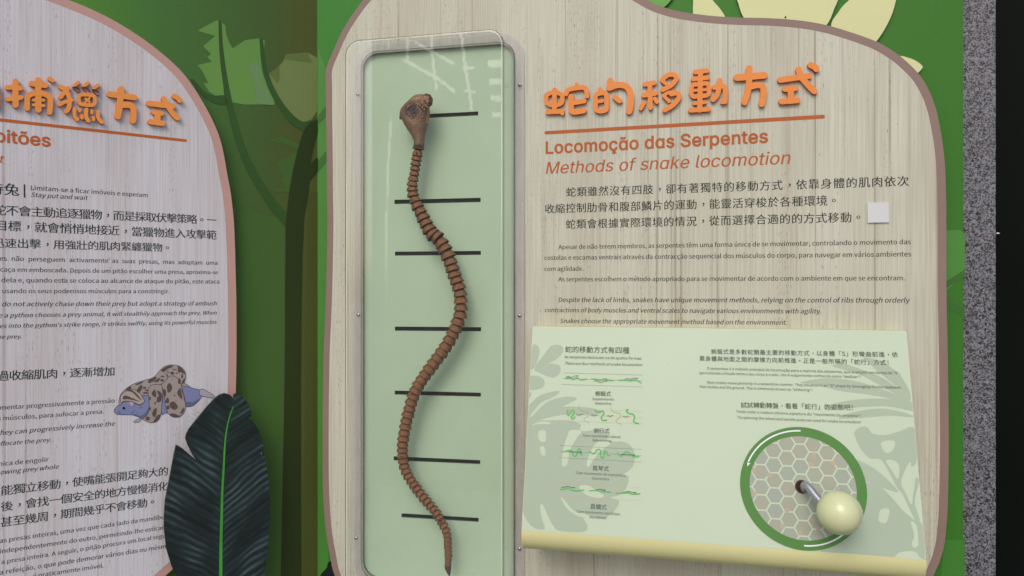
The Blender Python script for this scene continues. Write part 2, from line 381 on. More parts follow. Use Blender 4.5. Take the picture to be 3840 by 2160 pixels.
cutout('leaf_cutout', 'small bright green leaf cutout cropped by the top edge, left of the petals', 'cutout', [(330, -40), (350, 30), (400, 60), (450, 44), (485, 15), (515, -40), (430, -90)], mat('green_leaf_cutout', (96, 158, 72), .42, var=.05), 0, .004, PT, FG, me=mat('dark_leaf_edge', (30, 56, 26)))
flat('chip', [FG.q([(1163, 107), (1168, 98), (1174, 92), (1177, 108)], PT, .0046)], .0047, mat('black_chip', (30, 30, 24)), [o for o in col.objects if o.name.startswith('petal_cutout')][1])

# ------------------------------------------------------------------ granite strip and black recess
gran = bpy.data.materials.new('granite'); gran.use_nodes = True; n_ = gran.node_tree; b_ = n_.nodes['Principled BSDF']; b_.inputs['Roughness'].default_value = .5
tc_ = n_.nodes.new('ShaderNodeTexCoord'); nz = n_.nodes.new('ShaderNodeTexNoise'); nz.inputs['Scale'].default_value = 300; nz.inputs['Detail'].default_value = 2.5; nz.inputs['Distortion'].default_value = 1.6
cr = n_.nodes.new('ShaderNodeValToRGB'); e = cr.color_ramp.elements; e[0].position = .40; e[0].color = lin((16, 16, 20)); e[1].position = .47; e[1].color = lin((74, 76, 82)); q_ = e.new(.58); q_.color = lin((124, 126, 138))
n_.links.new(tc_.outputs['Object'], nz.inputs['Vector']); n_.links.new(nz.outputs[0], cr.inputs[0]); n_.links.new(cr.outputs[0], b_.inputs['Base Color'])
FS = Frame(O0-Nr*(TP+.018), Ur, Nr)
g0, g1 = FS.p(3600, 1080).x, FS.p(3736, 1080).x
gt = thing('granite_pillar', 'speckled grey granite strip between the green board and the dark gap', 'pillar', FS)
o = slab('stone', rect(FS, g0, g1, -1.45, 1.4), [], -.12, 0, gran, gt)
bv = o.modifiers.new('bevel', 'BEVEL'); bv.width = .0015; bv.segments = 2; bv.limit_method = 'ANGLE'
FK = Frame(O0-Nr*(TP+.10), Ur, Nr)
k0 = FK.p(3700, 1080).x
kt = thing('dark_door', 'near black door panel to the right of the granite strip', 'door', FK)
slab('door_panel', rect(FK, k0-.06, k0+1.6, -1.44, 1.39), [], -.03, 0, mat('black_green_paint', (6, 12, 10), .6, spec=.08, var=.2, vscale=5), kt)
slab('sticker', FS.q([(3737, 872), (3747, 873), (3749, 876), (3737, 877)], None), [], .0, .0006, mat('white_scrap', (220, 220, 225)), gt)

# ------------------------------------------------------------------ left panel
LT = thing('python_hunting_sign', 'left sign about how pythons hunt, pale wood print with pink border', 'sign', FL)
A1 = (0, 0, 2.0125)
outL = [(-700, -330), (-300, -190), (0, -80), (150, -40)]+[(x/2.0125, y/2.0125) for x, y in [(520, 0), (700, 75), (850, 150), (1000, 240), (1150, 345), (1300, 470), (1400, 575), (1500, 720), (1600, 900), (1670, 1080)]] + \
    [(640+x/2.0125, 720+y/2.0125) for x, y in [(430, -120), (455, 20), (475, 200), (485, 400), (490, 600), (495, 800), (497, 1050), (497, 1200), (493, 1449)]] + [(880, 1600), (862, 1800), (826, 1940), (750, 2050), (655, 2128), (560, 2230), (500, 2400), (460, 2600)]
oL = FL.q(outL); top = oL[0]; 
oLs = cat(oL, False, 6)
def inset(pts, d):                # offset an open outline to its right/left in the plane
    a, b = [], []
    n = len(pts)
    for i, p in enumerate(pts):
        q0, q1 = pts[max(i-1, 0)], pts[min(i+1, n-1)]
        dx, dy = q1[0]-q0[0], q1[1]-q0[1]; l = math.hypot(dx, dy) or 1
        a.append((p[0]+dy/l*d, p[1]-dx/l*d))
    return a
inL = inset(oLs, .0108)
cl = [(oLs[-1][0], -1.2), (-1.5, -1.2), (-1.5, oLs[0][1])]
slab('board', oLs+cl, [], -TP, 0, BORDER_L, LT, CREAMEDGE)
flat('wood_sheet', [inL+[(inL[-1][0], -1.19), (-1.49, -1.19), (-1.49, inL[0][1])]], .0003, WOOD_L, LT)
# ------------------------------------------------------------------ right panel
RT = thing('snake_locomotion_sign', 'large right sign about snake locomotion, pale wood print with mauve border', 'sign', FR)
C8 = (1120, 0, 2.6833)
oR_px = [(C8[0]+x/C8[2], y/C8[2]) for x, y in [(280, 1449), (275, 1150), (275, 900), (272, 740), (290, 650), (340, 530), (410, 370), (480, 240), (560, 120), (650, 0)]] + [(1430, -70), (1560, -160), (1800, -210), (2050, -190), (2250, -100)] + \
    [(2200+x/1.5707, y/1.5707) for x, y in [(355, 0), (440, 38), (540, 66), (640, 82), (760, 95), (900, 103), (1080, 107), (1250, 120), (1400, 145), (1550, 188), (1700, 242), (1800, 298), (1870, 350), (1960, 440), (2020, 540), (2060, 650), (2090, 800), (2108, 942)]] + \
    [(3547, 700), (3549, 844), (3549, 1073), (3553.5, 1302), (3557, 1531), (3558, 1703), (3554, 1900), (3548.6, 1980), (3542, 2038), (3533, 2076), (3524, 2106), (3512, 2133), (3500, 2160), (3470, 2210), (3400, 2290), (3200, 2380), (2800, 2420), (2000, 2440), (1500, 2400), (1320, 2300)] + \
    [(1255.6, 2160), (1238, 2086), (1223.4, 2001), (1215, 1912), (1210, 1788), (1210, 1589), (1211.5, 1440), (1214, 1316), (1222, 1117), (1227.5, 869), (1226, 720)]
oR = cat(FR.q(oR_px), True, 4)
if area(oR) > 0: oR = oR[::-1]
def inset_closed(pts, d):
    r = []; n = len(pts)
    for i, p in enumerate(pts):
        q0, q1 = pts[i-1], pts[(i+1) % n]; dx, dy = q1[0]-q0[0], q1[1]-q0[1]; l = math.hypot(dx, dy) or 1
        r.append((p[0]+dy/l*d, p[1]-dx/l*d))
    return r
iR = inset_closed(oR, .0097)
# window of the display case (rounded rectangle in the panel)
def rrect(x0, x1, y0, y1, r, k=10):
    o = []
    for cx, cy, a in ((x1-r, y0+r, -90), (x1-r, y1-r, 0), (x0+r, y1-r, 90), (x0+r, y0+r, 180)):
        for i in range(k+1):
            t = R(a+90*i/k); o.append((cx+math.cos(t)*r, cy+math.sin(t)*r))
    return o
wx0, wx1 = FR.p(1363, 1200).x, FR.p(1927, 1200).x
wy1 = FR.p(1640, 184).y; wy0 = FR.p(1640, 2186).y
win = rrect(wx0, wx1, wy0, wy1, .0215)
slab('board', oR, [win], -TP+.0005, 0, BORDER_R, RT, EDGE_R)
wino = rrect(wx0-.0004, wx1+.0004, wy0-.0004, wy1+.0004, .0215)
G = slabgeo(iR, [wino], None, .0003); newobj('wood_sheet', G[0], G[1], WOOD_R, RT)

# ------------------------------------------------------------------ raised characters
T7 = (2000, 230, 2.3); F3 = (0, 240, 3.45)
def raised(fr, parent, crop, strokes, m, ms, h=.005):
    G = ([], [], [])
    for i, (pts, r) in enumerate(strokes):
        n1 = h+i*.00003
        cx = crop[0]+pts[0][0]/crop[2]
        closed = pts[0] == pts[-1] and len(pts) > 3
        P = [tuple(p) for p in pts]
        if closed:
            a, b = ring(P[:-1], r); slabgeo(fr.q(a, crop, h), [fr.q(b, crop, h)], 0.0002, n1, G)
        else: slabgeo(fr.q(stroke(P, r), crop, h), [], .0002, n1, G)
    o = newobj('raised_character', G[0], G[1], [m, ms], parent, midx=G[2])
    return o
L = lambda *a: list(a)
CH_R = [
 [([(180, 268), (240, 285), (250, 325), (238, 362), (180, 380), (122, 362), (110, 325), (120, 285), (180, 268)], 19), ([(183, 245), (180, 430)], 21), ([(122, 437), (248, 430)], 20), ([(238, 428), (250, 448)], 18),
  ([(372, 200), (375, 228)], 18), ([(282, 282), (298, 248), (340, 235), (425, 225), (456, 248), (462, 300)], 20), ([(325, 305), (325, 400), (345, 436), (435, 424)], 24), ([(325, 362), (438, 342)], 20)],
 [([(575, 238), (575, 265)], 18), ([(540, 290), (600, 272), (630, 292), (632, 400), (610, 425), (560, 428), (538, 405), (536, 340), (540, 290)], 20), ([(545, 348), (592, 342)], 15),
  ([(664, 168), (658, 228)], 27), ([(655, 228), (725, 204), (795, 212), (832, 260), (842, 330), (836, 395), (826, 432)], 27), ([(702, 308), (745, 342)], 22)],
 [([(962, 198), (1042, 184)], 20), ([(1005, 190), (1010, 398)], 21), ([(950, 292), (1052, 276)], 21), ([(952, 358), (925, 405)], 19), ([(1048, 322), (1066, 350)], 18),
  ([(1110, 158), (1160, 118), (1212, 116), (1234, 146), (1192, 204), (1114, 246)], 20), ([(1110, 166), (1150, 196)], 16), ([(1190, 282), (1240, 274), (1258, 305), (1212, 370), (1132, 420)], 21), ([(1122, 294), (1165, 270), (1230, 262)], 15), ([(1124, 298), (1172, 345)], 15)],
 [([(1395, 92), (1498, 80)], 20), ([(1378, 152), (1503, 140)], 20), ([(1442, 88), (1435, 420)], 22), ([(1378, 204), (1440, 196), (1500, 192), (1514, 240), (1504, 288), (1440, 298), (1375, 300), (1362, 250), (1378, 204)], 19), ([(1370, 252), (1508, 242)], 12), ([(1388, 362), (1482, 352)], 16), ([(1354, 422), (1512, 412)], 20),
  ([(1606, 165), (1606, 212)], 23), ([(1562, 226), (1605, 214), (1645, 218), (1656, 256), (1652, 348)], 22), ([(1602, 235), (1584, 290), (1550, 330)], 22), ([(1630, 354), (1652, 340)], 18)],
 [([(1862, 62), (1862, 165)], 28), ([(1754, 140), (1992, 120)], 29), ([(1862, 160), (1850, 260), (1820, 352)], 27), ([(1872, 218), (1940, 204), (1982, 226), (1984, 300), (1970, 368)], 27)],
 [([(2130, 160), (2378, 126)], 25), ([(2288, 72), (2310, 130), (2366, 200), (2424, 256)], 27), ([(2392, 32), (2424, 46), (2442, 66)], 27), ([(2168, 240), (2264, 232)], 23), ([(2220, 238), (2222, 340)], 27), ([(2140, 346), (2280, 336)], 25)]]
CH_L = [
 [([(200, 226), (200, 530)], 40), ([(92, 302), (180, 300), (268, 314)], 31), ([(98, 452), (190, 446), (270, 432)], 31), ([(495, 212), (495, 590)], 42), ([(406, 252), (500, 262), (588, 276)], 36), ([(638, 188), (682, 214)], 27), ([(352, 572), (356, 440), (410, 386), (500, 376), (590, 392), (646, 440), (652, 520), (640, 624)], 36), ([(432, 466), (566, 468)], 20), ([(432, 528), (566, 538)], 20)],
 [([(782, 292), (850, 340), (896, 440), (892, 560), (856, 612)], 30), ([(880, 312), (830, 370), (780, 428)], 29), ([(766, 526), (840, 490), (928, 468)], 25), ([(1012, 238), (958, 294), (1012, 338)], 23), ([(1138, 244), (1082, 298), (1140, 350)], 23), ([(1268, 274), (1212, 326), (1264, 380)], 23),
  ([(1060, 396), (1190, 404), (1226, 440), (1226, 500), (1190, 532), (1060, 520), (1022, 490), (1024, 426), (1060, 396)], 25), ([(1104, 446), (1156, 490)], 15), ([(1158, 440), (1104, 492)], 15),
  ([(962, 582), (966, 670), (1000, 716)], 24), ([(1032, 586), (1032, 612)], 19), ([(1056, 668), (1060, 698)], 22), ([(1116, 590), (1112, 680), (1142, 732)], 27), ([(1186, 606), (1186, 636)], 19), ([(1206, 692), (1210, 722)], 22), ([(1268, 618), (1272, 700), (1318, 752)], 25)],
 [([(1566, 326), (1562, 440)], 43), ([(1418, 388), (1740, 432)], 38), ([(1556, 440), (1544, 560), (1522, 676)], 42), ([(1570, 528), (1670, 530), (1722, 566), (1728, 650), (1720, 734)], 40)],
 [([(1926, 508), (2236, 546)], 36), ([(2118, 448), (2170, 540), (2234, 636), (2298, 698)], 34), ([(2256, 416), (2300, 438), (2324, 472)], 32), ([(1984, 622), (2092, 640)], 31), ([(2040, 640), (2036, 750)], 40), ([(1942, 746), (2106, 768)], 34)],
 [([(-120, 230), (-50, 300), (-36, 420), (-40, 560)], 40)]]
for c in CH_R: raised(FR, RT, T7, c, ORANGE, ORANGE_S)
for c in CH_L: raised(FL, LT, F3, c, ORANGE_L, ORANGE_LS)
flat('underline', [FR.q(stroke([(2048, 498.3), (3086, 437.8)], lambda t: 6.3+1*t))], .0005, BROWN, RT)
BROWN_L = mat('brown_orange_ink_left', (190, 100, 46), .5, var=.04)
flat('underline', [FL.q(stroke([(-300, 690), (2402, 991)], lambda t: 21-3.5*t), F3)], .0005, BROWN_L, LT)

# ------------------------------------------------------------------ printed text, right panel
K1 = (2000, 150, 1.7173); K2 = (2000, 820, 1.7173)
def tr(s, a, b, c=K2, em=None, it=False, m=INK, **k):
    k.setdefault('bold', .012)
    return text(s, FR, a, b, RT, m, em=em, c=c, italic=it, **k)
tr('Locomoção das Serpentes', (110, 797), (2020, 700), T7, em=141, m=BROWN, fnt='inter', bold=.030, cjk=True, res=5)
tr('Methods of snake locomotion', (108, 972), (2205, 885), T7, em=141, it=True, m=BROWN, fnt='inter', bold=.010, cjk=True, res=5)
tr('蛇類雖然沒有四肢，卻有著獨特的移動方式，依靠身體的肌肉依次', (212, 1010), (2418, 940), K1, em=66, bold=.010)
tr('收縮控制肋骨和腹部鱗片的運動，能靈活穿梭於各種環境。', (76, 1117), (1948, 1064), K1, em=66, bold=.010)
tr('蛇類會根據實際環境的情況，從而選擇合適的的方式移動。', (210, 66), (2105, 22), K2, em=66, bold=.010)
tr('Apesar de não terem membros, as serpentes têm uma forma única de se movimentar, controlando o movimento das', (162, 197), (2430, 164))
tr('costelas e escamas ventrais através da contracção sequencial dos músculos do corpo, para navegar em vários ambientes', (72, 266), (2432, 243))
tr('com agilidade.', (72, 337), (322, 335))
tr('As serpentes escolhem o método apropriado para se movimentar de acordo com o ambiente em que se encontram.', (162, 404), (2392, 397))
tr('Despite the lack of limbs, snakes have unique movement methods, relying on the control of ribs through orderly', (162, 537), (2420, 541), em=40, it=True)
tr('contractions of body muscles and ventral scales to navigate various environments with agility.', (72, 602), (1853, 611), it=True)
tr('Snakes choose the appropriate movement method based on the environment.', (172, 672), (1632, 684), it=True)
# ------------------------------------------------------------------ printed text, left panel
B2 = (0, 640, 2.2646); C3 = (0, 1280, 2.9953); E3 = (0, 1680, 2.9953)
def tl(s, a, b, c, em=None, it=False, m=INK, **k):
    k.setdefault('bold', .012)
    return text(s, FL, a, b, LT, m, em=em, c=c, italic=it, **k)
tl('pitões', (-62, 1003), (650, 1068), F3, m=BROWN_L, fnt='inter', bold=.030, res=5)
tl('hunt', (-330, 1250), (35, 1284), F3, m=BROWN_L, fnt='inter', it=True, bold=.010, res=5)
tl('守株待兔', (-380, 176), (160, 215), B2, bold=.014)
flat('divider_bar', [FL.q([(201, 116), (214, 116), (215, 229), (202, 229)], B2)], .0005, INK, LT)
tl('Limitam-se a ficar imóveis e esperam', (263, 163), (1253, 226), B2)
tl('Stay put and wait', (262, 222), (742, 250), B2, it=True)
tl('蟒蛇不會主動追逐獵物，而是採取伏擊策略。一', (-170, 371), (1838, 459), B2, em=98)
tl('目標，就會悄悄地接近，當獵物進入攻擊範', (-30, 508), (1838, 585), B2, em=98)
tl('迅速出擊，用強壯的肌肉緊纏獵物。', (-66, 652), (1436, 690), B2, em=90)
tl('es não perseguem activamente as suas presas, mas adoptam uma', (-2, 764), (1845, 800), B2, em=53)
tl('caça em emboscada. Depois de um pitão escolher uma presa, aproxima-se', (2, 857), (1850, 880), B2)
tl('dela e, quando esta se coloca ao alcance de ataque do pitão, este ataca', (12, 948), (1862, 959), B2)
tl('usando os seus poderosos músculos para a constringir.', (20, 1040), (1437, 1041), B2)
tl('do not actively chase down their prey but adopt a strategy of ambush', (15, 1152), (1838, 1144), B2, it=True)
tl('e a python chooses a prey animal, it will stealthily approach the prey. When', (-12, 1248), (1837, 1222), B2, it=True)
tl("es into the python's strike range, it strikes swiftly, using its powerful muscles", (-4, 1337), (1837, 1300), B2, it=True)
tl('the prey.', (-44, 1429), (184, 1425), B2, it=True)
tl('過收縮肌肉，逐漸增加', (-44, 446), (1284, 386), C3, em=124)
tl('mentar progressivamente a pressão', (2, 770), (1287, 688), C3)
tl('s músculos, para sufocar a presa.', (-24, 893), (1166, 810), C3)
tl('they can progressively increase the', (-36, 1057), (1287, 947), C3, em=72, it=True)
tl('suffocate the prey.', (-82, 1181), (570, 1127), C3, it=True)
tl('nica de engolir', (-12, 204), (546, 151), E3)
tl('owing prey whole', (2, 298), (656, 232), E3, it=True)
tl('能獨立移動，使嘴能張開足夠大的', (12, 536), (1885, 306), E3, em=122)
tl('後，會找一個安全的地方慢慢消化', (8, 716), (1885, 472), E3, em=122)
tl('甚至幾周，期間幾乎不會移動。', (5, 893), (1730, 652), E3, em=122)
tl('as presas inteiras, uma vez que cada lado da mandíbula', (-2, 1068), (1900, 786), E3)
tl('independentemente do outro, permitindo-lhe esticar', (0, 1186), (1840, 914), E3)
tl('a presa inteira. A seguir, o pitão procura um local seguro', (15, 1306), (1925, 995), E3)
tl('a refeição, o que pode demorar vários dias ou mesmo', (-2, 1424), (1905, 1118), E3)
tl('é praticamente imóvel.', (370, 1462), (1160, 1343), E3)

# ------------------------------------------------------------------ printed python and rat
R7 = (380, 1340, 4.83)
ART = [
 ('printed_rat', (132, 138, 182), [[(228, 970), (245, 930), (290, 880), (360, 830), (430, 800), (500, 790), (560, 810), (640, 850), (720, 860), (750, 700), (850, 680), (870, 900), (850, 1000), (800, 1070), (740, 1110), (660, 1080), (560, 1045), (430, 1040), (300, 1035), (250, 1010)],
   [(1085, 680), (1190, 680), (1210, 980), (1150, 1010), (1090, 1020)], [(1450, 500), (1560, 525), (1700, 570), (1780, 590), (1830, 650), (1800, 740), (1720, 830), (1640, 885), (1560, 895), (1530, 880), (1500, 700)]]),
 ('printed_rat_tail', (176, 170, 190), [[(1780, 590), (1850, 575), (1880, 600), (1960, 640), (2040, 700), (2090, 760), (2050, 770), (2000, 730), (1970, 735), (1870, 710), (1790, 690)], [(600, 1150), (650, 1120), (740, 1105), (700, 1150), (670, 1180), (645, 1165), (620, 1188), (580, 1165)]]),
 ('printed_snake', (170, 160, 158), [[(330, 870), (315, 800), (330, 730), (345, 680), (400, 610), (500, 530), (620, 465), (760, 420), (880, 390), (960, 350), (1040, 260), (1110, 190), (1200, 145), (1300, 135), (1400, 155), (1480, 210), (1525, 290), (1525, 380), (1500, 460), (1600, 530), (1470, 510), (1380, 400), (1300, 345), (1220, 350), (1180, 400), (1130, 460), (1050, 490), (960, 495), (880, 520), (850, 580), (850, 680), (760, 690), (600, 640), (470, 640), (410, 700), (400, 790)]]),
 ('printed_snake', (166, 154, 152), [[(850, 560), (900, 505), (1000, 490), (1080, 495), (1105, 560), (1110, 700), (1090, 900), (1080, 1020), (1040, 1120), (970, 1175), (880, 1180), (800, 1150), (750, 1110), (830, 1040), (865, 920), (860, 760), (845, 640)]]),
 ('printed_snake', (168, 156, 154), [[(1090, 490), (1160, 430), (1220, 350), (1300, 338), (1380, 380), (1440, 480), (1460, 600), (1500, 760), (1525, 870), (1500, 980), (1440, 1060), (1350, 1085), (1260, 1060), (1190, 980), (1160, 850), (1140, 700), (1110, 560)]]),
 ('printed_snake', (182, 170, 162), [[(345, 700), (400, 640), (470, 600), (560, 582), (640, 600), (700, 650), (745, 730), (780, 790), (740, 830), (690, 855), (620, 830), (560, 800), (470, 790), (400, 795), (355, 830)]])]
OUTL = mat('art_outline', (66, 58, 66), .5)
for i, (nm, c, ps) in enumerate(ART):
    polys = [FL.q(cat(p, True, 4), R7) for p in ps]
    for k, p in enumerate(ps):
        flat(nm, [polys[k]], .0005+i*.00006, mat('art_%d_%d_%d' % c, c, .5), LT)
        G = ([], [], []); a, b = ring(p, 4.5, 4); slabgeo(FL.q(a, R7), [FL.q(b, R7)], None, .00053+i*.00006, G)
        newobj('printed_outline', G[0], G[1], OUTL, LT)
SHADE = [[(250, 1012), (430, 1030), (620, 1030), (720, 1060), (800, 1000), (862, 900), (850, 1000), (800, 1070), (740, 1110), (660, 1080), (560, 1045), (430, 1040)], [(1525, 800), (1650, 815), (1800, 735), (1720, 830), (1640, 885), (1560, 895), (1532, 880)]]
for p in SHADE: flat('printed_rat_patch', [FL.q(p, R7)], .00058, mat('art_rat_dark', (98, 110, 144), .5), LT)
SPOT = [[(1080, 235), (1150, 180), (1220, 150), (1290, 145), (1270, 180), (1200, 205), (1130, 260)], [(1380, 158), (1450, 190), (1515, 285), (1500, 300), (1440, 270), (1390, 270), (1385, 210)], [(850, 412), (960, 355), (1000, 370), (920, 440), (855, 465)], [(950, 440), (1050, 370), (1050, 410), (1010, 445)],
 [(615, 488), (740, 435), (750, 450), (720, 470), (640, 500)], [(635, 600), (700, 510), (735, 505), (735, 560), (680, 640)], [(1185, 520), (1215, 470), (1250, 475), (1280, 540), (1260, 600), (1215, 640), (1190, 600)], [(1370, 650), (1415, 560), (1435, 570), (1465, 750), (1440, 745)],
 [(1230, 850), (1270, 805), (1320, 805), (1380, 880), (1370, 920), (1330, 950), (1260, 920)], [(905, 660), (970, 580), (985, 720)], [(1005, 600), (1090, 650), (1080, 790), (1005, 810), (1010, 720), (1040, 700)], [(920, 1000), (960, 930), (1000, 925), (990, 1040), (960, 1080), (925, 1050)], [(800, 1090), (830, 1070), (880, 1090), (850, 1140), (810, 1130)],
 [(1000, 1060), (1060, 1030), (1050, 1100), (980, 1160), (940, 1165)], [(1230, 1035), (1290, 1010), (1400, 1050), (1440, 1058), (1350, 1080), (1260, 1060)], [(1120, 580), (1160, 590), (1170, 660), (1150, 720), (1120, 650)], [(1160, 780), (1200, 720), (1225, 780), (1210, 830), (1165, 820)], [(1440, 980), (1480, 905), (1492, 960), (1460, 1010), (1420, 1010)],
 [(460, 590), (540, 588), (620, 640), (690, 720), (732, 780), (650, 720), (560, 632), (470, 606)], [(388, 715), (430, 690), (500, 710), (560, 740), (700, 800), (560, 770), (470, 755), (400, 762)], [(440, 590), (520, 525), (540, 560), (480, 590)], [(1450, 480), (1480, 400), (1520, 385), (1495, 460)]]
SP = [cat(p, True, 3) for p in SPOT]+[circ(x, y, rx, 12, ry) for x, y, rx, ry in [(780, 550, 30, 20), (1105, 345, 35, 16), (1100, 415, 35, 22), (1280, 285, 35, 28), (1460, 340, 17, 40), (1205, 265, 20, 11), (1320, 222, 45, 9), (820, 595, 35, 14), (795, 642, 45, 18), (1205, 905, 30, 42), (880, 740, 14, 36), (880, 930, 14, 36), (1410, 430, 26, 55), (1190, 330, 14, 28), (1155, 295, 12, 8), (1322, 688, 12, 18), (970, 830, 12, 30), (590, 757, 14, 14), (1365, 288, 20, 10), (1276, 395, 6, 8), (1350, 790, 7, 10), (890, 610, 6, 6)]]
for p in SP: flat('printed_spot', [FL.q(p, R7)], .0010, mat('art_spot', (98, 82, 78), .5), LT)
flat('printed_eye', [FL.q(circ(405, 918, 24, 16), R7)], .0011, mat('art_black', (20, 20, 34), .4), LT)
flat('printed_ear', [FL.q(cat([(495, 830), (540, 800), (585, 830), (570, 870), (540, 885), (520, 850)]), R7)], .0011, mat('art_ear', (186, 172, 196), .5), LT)
flat('printed_whiskers', [FL.q(stroke(p, 3), R7) for p in ([(540, 1010), (575, 990), (600, 970)], [(300, 990), (330, 975)], [(310, 1010), (350, 995)], [(680, 915), (735, 895)])], .0011, OUTL, LT)

# ------------------------------------------------------------------ dark leaf cutouts
G2c = G2
lt = thing('leaf_cutout', 'big dark green leaf cutout with bright green midrib in front of the left sign', 'cutout', Frame(FL.O+Nl*.022, Ul, Nl))
FLf = Frame(FL.O+Nl*.022, Ul, Nl)
leaf_pts = [(240, 1560), (205, 1449), (170, 1380), (130, 1250), (112, 1100), (112, 1000), (120, 880), (140, 780), (165, 650), (185, 540), (202, 459), (250, 485), (300, 530), (356, 578), (325, 530), (290, 460), (273, 410), (280, 380), (300, 340), (360, 265), (430, 180), (490, 115), (530, 82), (570, 70), (605, 80), (625, 96), (634, 120), (638, 85), (645, 73), (670, 76), (715, 105), (752, 155), (771, 210), (767, 250), (742, 247), (790, 290), (830, 360), (855, 440), (880, 600), (900, 720), (910, 900), (905, 1050), (895, 1250), (870, 1449), (850, 1560)]
lm = bpy.data.materials.new('dark_leaf_print'); lm.use_nodes = True; n_ = lm.node_tree; b_ = n_.nodes['Principled BSDF']; b_.inputs['Roughness'].default_value = .34
tc_ = n_.nodes.new('ShaderNodeAttribute'); tc_.attribute_name = 'veins'; sp_ = n_.nodes.new('ShaderNodeSeparateXYZ'); n_.links.new(tc_.outputs['Vector'], sp_.inputs[0])
w1 = n_.nodes.new('ShaderNodeTexNoise'); w1.noise_dimensions = '2D'; mp_ = n_.nodes.new('ShaderNodeMapping'); mp_.inputs['Scale'].default_value = (3.0, 75, 1); n_.links.new(tc_.outputs['Vector'], mp_.inputs[0]); n_.links.new(mp_.outputs[0], w1.inputs['Vector']); w1.inputs['Scale'].default_value = 1; w1.inputs['Detail'].default_value = 2
w2 = n_.nodes.new('ShaderNodeTexNoise'); mp2 = n_.nodes.new('ShaderNodeMapping'); mp2.inputs['Scale'].default_value = (14, 12, 1); n_.links.new(tc_.outputs['Vector'], mp2.inputs[0]); n_.links.new(mp2.outputs[0], w2.inputs['Vector']); w2.inputs['Scale'].default_value = 1
fq = n_.nodes.new('ShaderNodeMath'); fq.operation = 'MULTIPLY_ADD'; fq.inputs[1].default_value = 105; n_.links.new(sp_.outputs[1], fq.inputs[0])
wn = n_.nodes.new('ShaderNodeMath'); wn.operation = 'MULTIPLY'; wn.inputs[1].default_value = 2.6; n_.links.new(w2.outputs[0], wn.inputs[0]); n_.links.new(wn.outputs[0], fq.inputs[2])
pp = n_.nodes.new('ShaderNodeMath'); pp.operation = 'PINGPONG'; pp.inputs[1].default_value = .5; n_.links.new(fq.outputs[0], pp.inputs[0])
w3 = n_.nodes.new('ShaderNodeTexNoise'); mp3 = n_.nodes.new('ShaderNodeMapping'); mp3.inputs['Scale'].default_value = (22, 16, 1); n_.links.new(tc_.outputs['Vector'], mp3.inputs[0]); n_.links.new(mp3.outputs[0], w3.inputs['Vector']); w3.inputs['Scale'].default_value = 1; w3.inputs['Detail'].default_value = 3
m3 = n_.nodes.new('ShaderNodeMapRange'); m3.inputs[1].default_value = .35; m3.inputs[2].default_value = .68; n_.links.new(w3.outputs[0], m3.inputs[0])
a1_ = n_.nodes.new('ShaderNodeMath'); a1_.operation = 'MULTIPLY'; n_.links.new(pp.outputs[0], a1_.inputs[0]); n_.links.new(m3.outputs[0], a1_.inputs[1])
ad = n_.nodes.new('ShaderNodeMath'); ad.operation = 'MULTIPLY_ADD'; ad.inputs[1].default_value = .55; n_.links.new(w1.outputs[0], ad.inputs[0]); n_.links.new(a1_.outputs[0], ad.inputs[2])
cr = n_.nodes.new('ShaderNodeValToRGB'); e = cr.color_ramp.elements; e[0].position = .22; e[0].color = lin((13, 24, 25)); e[1].position = .72; e[1].color = lin((72, 90, 94)); q_ = e.new(.45); q_.color = lin((34, 50, 53))
n_.links.new(ad.outputs[0], cr.inputs[0]); n_.links.new(cr.outputs[0], b_.inputs['Base Color'])
lo = FLf.q(leaf_pts, G2c)
# fine grid so that the vein coordinate can follow the midrib
mid_px = [(634, 100), (630, 180), (610, 230), (585, 330), (570, 450), (562, 600), (550, 800), (545, 1000), (540, 1200), (538, 1449), (536, 1600)]
mid = FLf.q(mid_px, G2c)
def midx_at(y):
    for a, b in zip(mid, mid[1:]):
        if b[1] <= y <= a[1]: return a[0]+(b[0]-a[0])*(a[1]-y)/(a[1]-b[1])
    return mid[0][0] if y > mid[0][1] else mid[-1][0]
bm = bmesh.new()
Gf = slabgeo(lo, [], None, 0)
vv = [bm.verts.new(v) for v in Gf[0]]
for f in Gf[1]:
    try: bm.faces.new([vv[i] for i in f])
    except ValueError: pass
ys = [v[1] for v in lo]; xs_ = [v[0] for v in lo]
for k in range(1, 46):
    y = min(ys)+(max(ys)-min(ys))*k/46
    bmesh.ops.bisect_plane(bm, geom=bm.verts[:]+bm.edges[:]+bm.faces[:], plane_co=(0, y, 0), plane_no=(0, 1, 0))
for k in range(1, 34):
    x = min(xs_)+(max(xs_)-min(xs_))*k/34
    bmesh.ops.bisect_plane(bm, geom=bm.verts[:]+bm.edges[:]+bm.faces[:], plane_co=(x, 0, 0), plane_no=(1, 0, 0))
bmesh.ops.triangulate(bm, faces=bm.faces[:])
me = bpy.data.meshes.new('blade_print'); bm.to_mesh(me); bm.free(); me.materials.append(lm)
at_ = me.attributes.new('veins', 'FLOAT_VECTOR', 'POINT')
for i, v in enumerate(me.vertices):
    dx = v.co.x-midx_at(v.co.y); a = abs(dx)
    at_.data[i].vector = (a+(3 if dx > 0 else 0), v.co.y-.85*a+ (3.6*a*a if dx > 0 else 2.2*a*a), 0)
lob = bpy.data.objects.new('blade_print', me); col.objects.link(lob); lob.parent = lt
LEDGE = mat('leaf_edge', (26, 60, 30), .5)
slab('blade', lo, [], -.004, -.0002, LEDGE, lt)
flat('midrib', [FLf.q(stroke([(632, 172)]+mid_px[2:], lambda t: 3+10.5*t), G2c)], .0006, mat('bright_green_rib', (70, 156, 60), .45, var=.12, vscale=40), lt)
vl = []
